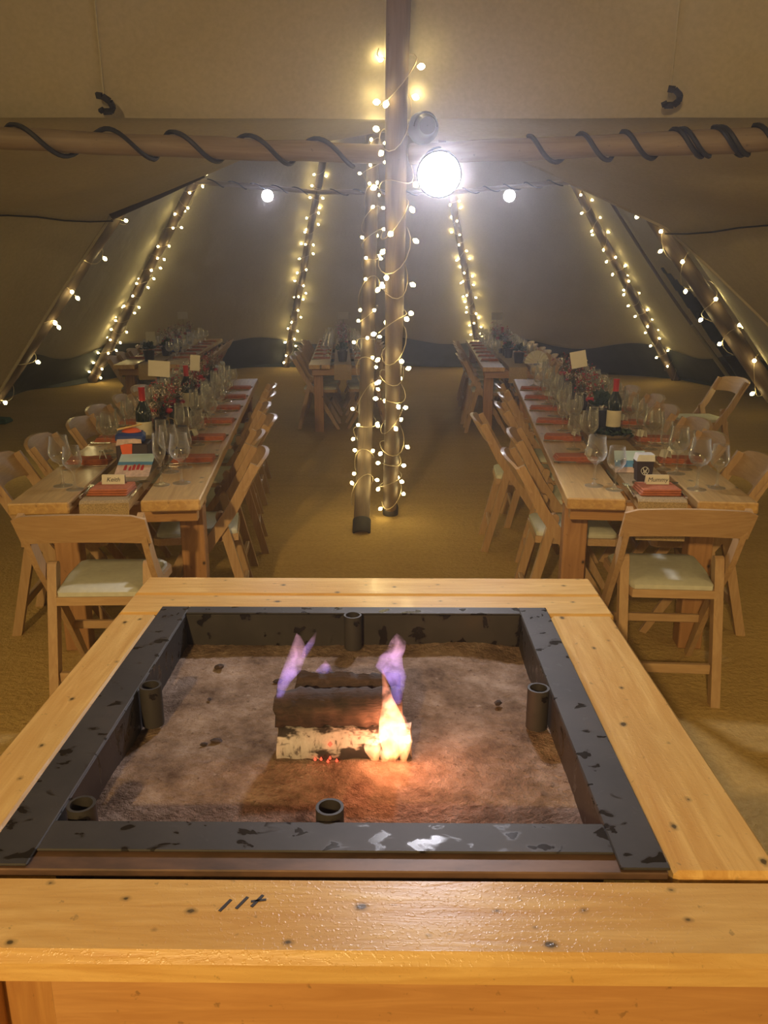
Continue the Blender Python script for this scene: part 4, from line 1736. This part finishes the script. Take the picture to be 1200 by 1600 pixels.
def flower_data(seed):
    rn = random.Random(seed)
    leaves, leaves2, berries, bloss, stems = MB(), MB(), MB(), MB(), MB()
    for i in range(46):
        a, e = rn.uniform(0, 2 * pi), rn.uniform(0.85, 1.5)
        L = rn.uniform(0.09, 0.25)
        d = Vector((cos(a) * cos(e), sin(a) * cos(e), sin(e)))
        b0 = Vector((0, 0, 0.09))
        tip = slim(b0 + d * L + Vector((0, 0, -0.03 * cos(e))))
        mid = slim(b0 + d * L * 0.55)
        stems.tube([b0, mid, tip], 0.0013, 3, False)
        kind = rn.random()
        if kind < 0.42:
            for q in range(5):
                p = b0.lerp(tip, 0.35 + 0.15 * q)
                l = rn.uniform(0.018, 0.032)
                x = Vector((rn.uniform(-1, 1), rn.uniform(-1, 1), rn.uniform(-.4, .8))).normalized()
                y = x.cross(d).normalized() * l * 0.32
                nrm = x.cross(y).normalized() * 0.004
                (leaves if rn.random() < 0.6 else leaves2).add([p, p + x * l * 0.5 + y + nrm, p + x * l, p + x * l * 0.5 - y + nrm, p + x * l * 0.5], [(0, 1, 4), (1, 2, 4), (2, 3, 4), (3, 0, 4)])
        elif kind < 0.72:
            for q in range(4):
                p = slim(tip + Vector((rn.uniform(-.02, .02), rn.uniform(-.02, .02), rn.uniform(-.03, .015))))
                r = rn.uniform(0.004, 0.0075)
                berries.lathe([(0.0003, -r), (r * .8, -r * .5), (r * .8, r * .5), (0.0003, r)], 5, p)
        else:
            for q in range(6):
                p = slim(tip + Vector((rn.uniform(-.028, .028), rn.uniform(-.028, .028), rn.uniform(-.03, .02))))
                r = rn.uniform(0.003, 0.0065)
                bloss.lathe([(0.0003, -r), (r, 0), (0.0003, r * .7)], 5, p)
    # a few larger roses low down
    for i in range(4):
        a = rn.uniform(0, 2 * pi)
        p = Vector((0.05 * cos(a), 0.05 * sin(a), 0.125 + rn.uniform(0, 0.03)))
        for sc in (1, 0.7, 0.4):
            berries.lathe([(0.004 * sc, -0.012), (0.022 * sc, 0.0), (0.025 * sc, 0.012), (0.018 * sc, 0.02)], 8, p + Vector((0, 0, 0.004 * (1 - sc))))
    return [('foliage', leaves.data('foliage', 'leaf_dark'), 'stuff'), ('grey_foliage', leaves2.data('grey_foliage', 'leaf_grey'), 'stuff'),
            ('red_flowers', berries.data('red_flowers', 'berry_red'), 'stuff'), ('pale_flowers', bloss.data('pale_flowers', 'blossom'), 'stuff'),
            ('stems', stems.data('stems', 'stem'), 'stuff')]


FLOWERS = [flower_data(s) for s in (1, 2, 3)]
JAR = MB().lathe([(0.001, 0.0), (0.042, 0.0), (0.046, 0.006), (0.046, 0.085), (0.038, 0.10), (0.038, 0.112), (0.035, 0.112), (0.035, 0.098), (0.042, 0.083), (0.042, 0.01), (0.001, 0.01)], 16).data('jar', 'pot_dark', True)


def centrepiece(loc, variant, rz, label, scale=1.0):
    o = empty('floral_centrepiece', loc, rz, label, 'flowers', 'floral centrepieces')
    o.scale = (scale,) * 3
    link('jar', JAR, o)
    for nm, me, kd in FLOWERS[variant]:
        c = link(nm, me, o)
        c['kind'] = kd
    return o


def card_on_stand(loc, rz, label, w=0.10, h=0.075, zc=0.30, tilt=0.0):
    o = empty('table_card', loc, rz, label, 'card', 'cards on wire stands')
    b = MB()
    b.lathe([(0.001, 0.0), (0.025, 0.0), (0.025, 0.008), (0.001, 0.012)], 14)
    b.build('base', 'pot_dark', o, True)
    b = MB()
    b.tube([(0, 0, 0.01), (0, 0.003, zc * 0.5), (0, 0, zc - h / 2 + 0.004)], 0.002, 5)
    b.build('wire_stem', 'stem', o, True)
    b = MB()
    b.box((0, 0, 0), (w, 0.0015, h), Matrix.Rotation(tilt, 3, 'Y'))
    p = b.build('card_face', 'card', o)
    p.location = (0, -0.003, zc)
    return o


# gift-box table: bottle, gift box, photo print, bag
bottle(on(TA, -0.02, 0.95), 'wine bottle with red capsule behind the dark gift box')
bottle(on(TA, 0.035, 2.05), 'wine bottle with red capsule between flower jars on the gift-box table')
bottle(on(TB, 0.03, 1.30), 'wine bottle with red capsule on the swirl-box table, in a dark wreath')

g = empty('gift_box', on(TA, 0.0, 0.605), TA['yaw'], 'dark maroon gift box with orange tongue hanging over its front', 'box')
b = MB()
b.box((0, 0, 0.055), (0.135, 0.13, 0.11), None, 0.004)
b.build('carton', 'box_dark', g)
b = MB()
b.prism([(-0.026, 0.03), (0.026, 0.03), (0.022, -0.012), (0.0, -0.03), (-0.02, -0.014)], 0.003, Matrix.Translation((-0.022, -0.068, 0.082)) @ Matrix.Rotation(pi / 2, 4, 'X'))
b.build('orange_tongue', 'orange', g)
g2 = empty('wrapped_parcel', on(TA, -0.014, 0.605, TZ + 0.1147), TA['yaw'] + 0.15, 'blue and orange wrapped parcel lying on the dark gift box', 'parcel')
b = MB()
b.box((0, 0, 0.022), (0.125, 0.11, 0.044), Matrix.Rotation(0.05, 3, 'Y'), 0.012)
b.build('wrapping', 'box_blue', g2)
b = MB()
b.lathe([(0.001, 0.016), (0.03, 0.012), (0.044, 0.0)], 14, (0.004, 0.004, 0.044))
b.build('orange_cap', 'orange', g2, True)
b = MB()
b.prism([(-0.05, 0), (-0.01, 0.006), (0.05, -0.004), (0.052, -0.022), (0.0, -0.02), (-0.055, -0.028)], 0.012, Matrix.Translation((-0.005, -0.05, 0.018)) @ Matrix.Rotation(pi / 2 - 0.5, 4, 'X'))
b.build('paper_frill', 'paper_sand', g2)
pc = MB()
pc.tube([(-0.055, -0.04, 0), (0.045, 0.03, 0.006), (0.055, 0.037, 0.0065)], [0.004, 0.004, 0.0008], 6)
pc = tag(pc.build('pencil', 'pencil', None, True), 'yellow pencil lying on the orange cap of the blue parcel', 'pencil')
pc.location = on(TA, -0.009, 0.585, TZ + 0.1147 + 0.066)
pc.rotation_euler = (0, 0, 0.35)
bag = empty('gift_bag', on(TA, 0.122, 0.875), TA['yaw'] - 0.05, 'dark brown gift bag with blue front beside the wine bottle', 'gift bag')
b = MB()
b.prism([(-0.06, 0), (0.06, 0), (0.066, 0.13), (-0.066, 0.13)], 0.07, Matrix.Translation((0, 0, 0)) @ Matrix.Rotation(pi / 2, 4, 'X'))
b.build('paper_body', 'box_dark', bag)
b = MB()
b.prism([(-0.02, 0.004), (0.058, 0.004), (0.060, 0.062), (0.01, 0.085)], 0.003, Matrix.Translation((0, -0.037, 0)) @ Matrix.Rotation(pi / 2, 4, 'X'))
b.build('blue_front', 'box_blue', bag)
b = MB()
b.tube([(0.03 * cos(pi * i / 8), -0.03, 0.13 + 0.045 * sin(pi * i / 8)) for i in range(9)], 0.0025, 5)
b.build('handle', 'stem', bag, True)


def photo_print(loc, rz, tilt, w, h, bands, figs, label, name='photo_print'):
    """a printed card leaning back; bands are (fraction, material), figures little raised print shapes"""
    o = empty(name, loc, rz, label, 'photo', 'photo prints on the tables')
    M = Matrix.Rotation(tilt, 4, 'X')
    y0 = 0.0
    for fr, mt in bands:
        b = MB()
        b.add([M @ Vector(p) for x, y, z in () for p in ()], [])
        b.box((0, 0, 0), (w, 0.002, h * fr))
        p = b.build('print_band', mt, o)
        p.location = M @ Vector((0, 0, y0 + h * fr / 2))
        p.rotation_euler = (tilt, 0, 0)
        y0 += h * fr
    b = MB()
    for (x, z, ww, hh) in figs:
        c = M @ Vector((x, -0.0016, z))
        b.box(c, (ww, 0.001, hh), Matrix.Rotation(tilt, 3, 'X'))
        c = M @ Vector((x, -0.0016, z + hh * 0.62))
        b.box(c, (ww * 0.5, 0.001, hh * 0.28), Matrix.Rotation(tilt, 3, 'X'))
    if name != 'photo_print':
        k_ = MB()
        top_, foot_ = M @ Vector((0, 0.002, h * 0.85)), Vector((0, (M @ Vector((0, 0, h))).y + 0.03, 0.0))
        k_.bar(top_, foot_, 0.03, 0.0015, (0, 1, 0))
        k_.build('back_strut', 'card', o)
    b.build('printed_figures', 'print_red' if name == 'photo_print' else 'print_dark', o)
    return o


photo_print(on(TA, 0.02, 0.385, TZ + 0.005), TA['yaw'] * 0.5, radians(-66), 0.145, 0.165, ((0.5, 'paper_sand'), (0.14, 'paper_blue'), (0.36, 'paper_pale_blue')),
            ((-0.035, 0.06, 0.012, 0.03), (0.0, 0.062, 0.012, 0.032), (0.018, 0.064, 0.012, 0.032), (0.036, 0.06, 0.012, 0.03), (-0.015, 0.055, 0.01, 0.024)),
            'beach photo print with red figures leaning before the dark gift box')
photo_print(on(TB, -0.035, 0.44, TZ + 0.006), TB['yaw'] * 0.5, radians(-32), 0.13, 0.10, ((0.25, 'paper_sand'), (0.3, 'paper_blue'), (0.45, 'paper_pale_blue')),
            ((-0.03, 0.045, 0.02, 0.02), (0.03, 0.05, 0.03, 0.026), (0.036, 0.03, 0.05, 0.02)),
            'pale blue photo print with dark figures behind the white-swirl box', 'holiday_print')
sb = empty('swirl_box', on(TB, -0.012, 0.31), TB['yaw'] * 0.6, 'small black box with a white swirl mark and pale lid', 'box')
b = MB()
b.prism([(-0.028, 0), (0.028, 0), (0.034, 0.085), (-0.034, 0.085)], 0.055, Matrix.Rotation(pi / 2, 4, 'X'))
cart_ = b.build('carton', 'box_dark', sb)
b = MB()
b.prism([(-0.037, 0.085), (0.037, 0.085), (0.034, 0.112), (-0.03, 0.112)], 0.06, Matrix.Rotation(pi / 2, 4, 'X'))
b.build('lid', 'white_paint', sb)
b = MB()
for s in (-1, 1):
    b.tube([(s * 0.016 * cos(t) * sin(t * 0.5 + 0.3), -0.0285, 0.045 + 0.017 * sin(t)) for t in [2 * pi * i / 20 for i in range(21)]], 0.0012, 4, False)
b.tube([(-0.010 + 0.02 * i / 6, -0.0285, 0.035 + 0.02 * i / 6) for i in range(7)], 0.0012, 4)
b.tube([(0.010 - 0.02 * i / 6, -0.0285, 0.035 + 0.02 * i / 6) for i in range(7)], 0.0012, 4)
b.build('swirl_mark', 'white_paint', cart_, True)
# dark wreath at the foot of the bottle
rn = random.Random(9)
b = MB()
for i in range(150):
    a = rn.uniform(0, 2 * pi)
    p = Vector((0.085 * cos(a) * rn.uniform(.7, 1.15), 0.085 * sin(a) * rn.uniform(.7, 1.15), rn.uniform(0.005, 0.035)))
    x = Vector((rn.uniform(-1, 1), rn.uniform(-1, 1), rn.uniform(0, .8))).normalized() * 0.032
    y = x.cross(Vector((rn.uniform(-.3, .3), rn.uniform(-.3, .3), 1))).normalized() * 0.010
    b.add([p, p + x * .5 + y, p + x, p + x * .5 - y, p + x * .5 + Vector((0, 0, .003))], [(0, 1, 4), (1, 2, 4), (2, 3, 4), (3, 0, 4)])
wr = empty('leaf_wreath', on(TB, 0.03, 1.30), 0, 'dark leafy wreath round the foot of the wine bottle on the swirl-box table', 'wreath')
b.build('foliage', 'leaf_dark', wr)['kind'] = 'stuff'
b = MB()
b.tube([(0.085 * cos(2 * pi * i / 18), 0.085 * sin(2 * pi * i / 18), 0.014) for i in range(19)], 0.011, 6)
b.build('ring', 'stem', wr, True)

# flower jars
NUMW = ['first', 'second', 'third', 'fourth', 'fifth']
for k, ys in (('A', (1.35, 1.72, 2.45, 3.05, 3.6)), ('B', (1.85, 2.3, 2.8, 3.35)), ('C', (1.3, 2.2, 3.2)), ('D', (1.2, 2.3, 3.3)), ('E', (1.4, 2.3, 3.2))):
    T = TABLES[k]
    for i, y in enumerate(ys):
        centrepiece(on(T, rnd.uniform(-.012, .012), y), (i + ord(k)) % 3, rnd.uniform(0, 6), f"{NUMW[i]} jar of red and pale flowers from the fire on the {T['name']}", 0.88 if k in 'AB' else 0.95)


# dark potted plants, blue box, fan and cards
def potted(loc, label, s=1.0):
    o = empty('potted_plant', loc, rnd.uniform(0, 6), label, 'potted plant', 'dark potted plants')
    o.scale = (s,) * 3
    b = MB()
    b.lathe([(0.001, 0), (0.036, 0), (0.048, 0.085), (0.050, 0.09), (0.044, 0.09), (0.042, 0.08), (0.001, 0.08)], 14)
    b.build('pot', 'pot_dark', o, True)
    rn = random.Random(len(label))
    b = MB()
    for i in range(60):
        a, e = rn.uniform(0, 2 * pi), rn.uniform(0.1, 1.5)
        d = Vector((cos(a) * cos(e), sin(a) * cos(e), sin(e)))
        p = Vector((0, 0, 0.10)) + d * rn.uniform(0.01, 0.045)
        x = d * rn.uniform(.03, .045)
        y = d.cross(Vector((rn.uniform(-1, 1), rn.uniform(-1, 1), 1))).normalized() * 0.017
        b.add([p, p + x * .5 + y, p + x, p + x * .5 - y, p + x * .55 + Vector((0, 0, .006))], [(0, 1, 4), (1, 2, 4), (2, 3, 4), (3, 0, 4)])
    b.build('foliage', 'leaf_dark', o)['kind'] = 'stuff'
    return o


TC, TD, TE = TABLES['C'], TABLES['D'], TABLES['E']
potted(on(TC, -0.04, 0.35), 'dark bushy pot plant nearest the fire end of the potted-plant table', 1.25)
potted(on(TC, 0.02, 1.07), 'second dark bushy pot plant with pink bloom on the potted-plant table', 1.1)
potted(on(TD, 0.0, 0.35), 'dark pot plant on the fire end of the middle table', 1.2)
potted(on(TE, 0.05, 0.45), 'dark pot plant on the fire end of the paper-fan table', 1.2)
potted(on(TE, 0.0, 1.09), 'dark pot plant further along the paper-fan table', 1.05)
potted(on(TB, 0.0, 1.52), 'dark pot plant beside the wine bottle of the swirl-box table', 1.3)
b = MB()
b.box((0, 0, 0.07), (0.20, 0.10, 0.14), None, 0.004)
o = empty('blue_box', on(TC, -0.005, 1.645), 0.1, 'dull blue box standing behind the dark potted plants', 'box')
b.build('carton', 'box_blue', o)
b = MB()
b.box((0, 0, 0.148), (0.206, 0.106, 0.016), None, 0.003)
b.build('lid', 'box_blue', o)
# fan: half round of pale pleats
o = empty('paper_fan', on(TE, 0.21, 0.24, TZ), 0.15, 'pale half-round pleated paper fan standing on its table', 'paper fan')
b = MB()
n = 20
vs = [Vector((0, 0, 0.02)), Vector((0, 0.012, 0.02))]
for i in range(n + 1):
    a = pi * i / n
    off = 0.008 if i % 2 else -0.008
    for dd in (0, 0.004):
        vs.append(Vector((0.13 * cos(a), off + dd, 0.02 + 0.13 * sin(a))))
fs = []
for i in range(n):
    a = 2 + 2 * i
    fs += [(0, a, a + 2), (1, a + 3, a + 1), (a, a + 1, a + 3, a + 2)]
b.add(vs, fs)
b.build('pleats', 'card', o)
b = MB()
b.box((0, 0.004, 0.01), (0.05, 0.03, 0.02), None, 0.003)
b.build('foot', 'box_blue', o)

card_on_stand(on(TA, -0.03, 1.52), 0.1, 'white card standing among the first flower jars of the gift-box table', 0.115, 0.085, 0.34, 0.08)
card_on_stand(on(TA, 0.06, 2.30), 0.2, 'narrow white card standing beside the second wine bottle of the gift-box table', 0.06, 0.10, 0.30, 0.1)
card_on_stand(on(TB, -0.07, 2.07), -0.15, 'white card tilted on its stand among the flowers of the swirl-box table', 0.095, 0.10, 0.34, -0.2)
card_on_stand(on(TC, 0.0, 2.7), 0.1, 'white card raised above the flowers of the potted-plant table', 0.13, 0.095, 0.40)
card_on_stand(on(TC, -0.06, 0.62), 0.2, 'upright white card between the dark potted plants', 0.10, 0.15, 0.22)
card_on_stand(on(TD, 0.02, 2.7), 0.0, 'white card raised above the flowers of the middle table', 0.14, 0.095, 0.40)
card_on_stand(on(TE, -0.02, 2.7), -0.1, 'white card raised above the flowers of the paper-fan table', 0.14, 0.095, 0.40)
bottle(on(TE, -0.02, 1.75), 'wine bottle with red capsule among the flowers of the paper-fan table')

# folded green cloth on the matting beyond the gift-box table
b = MB()
b.box((0, 0, 0.02), (0.34, 0.2, 0.04), None, 0.012)
b.box((0.03, 0.0, 0.05), (0.26, 0.17, 0.03), Matrix.Rotation(0.06, 3, 'Y'), 0.01)
o = b.build('folded_cloth', 'green_cloth')
p = pix_z(-8, 657, 0.03)
o.location = (p.x, p.y, 0)
tag(o, 'folded dark green cloth left on the matting by the canvas', 'cloth')
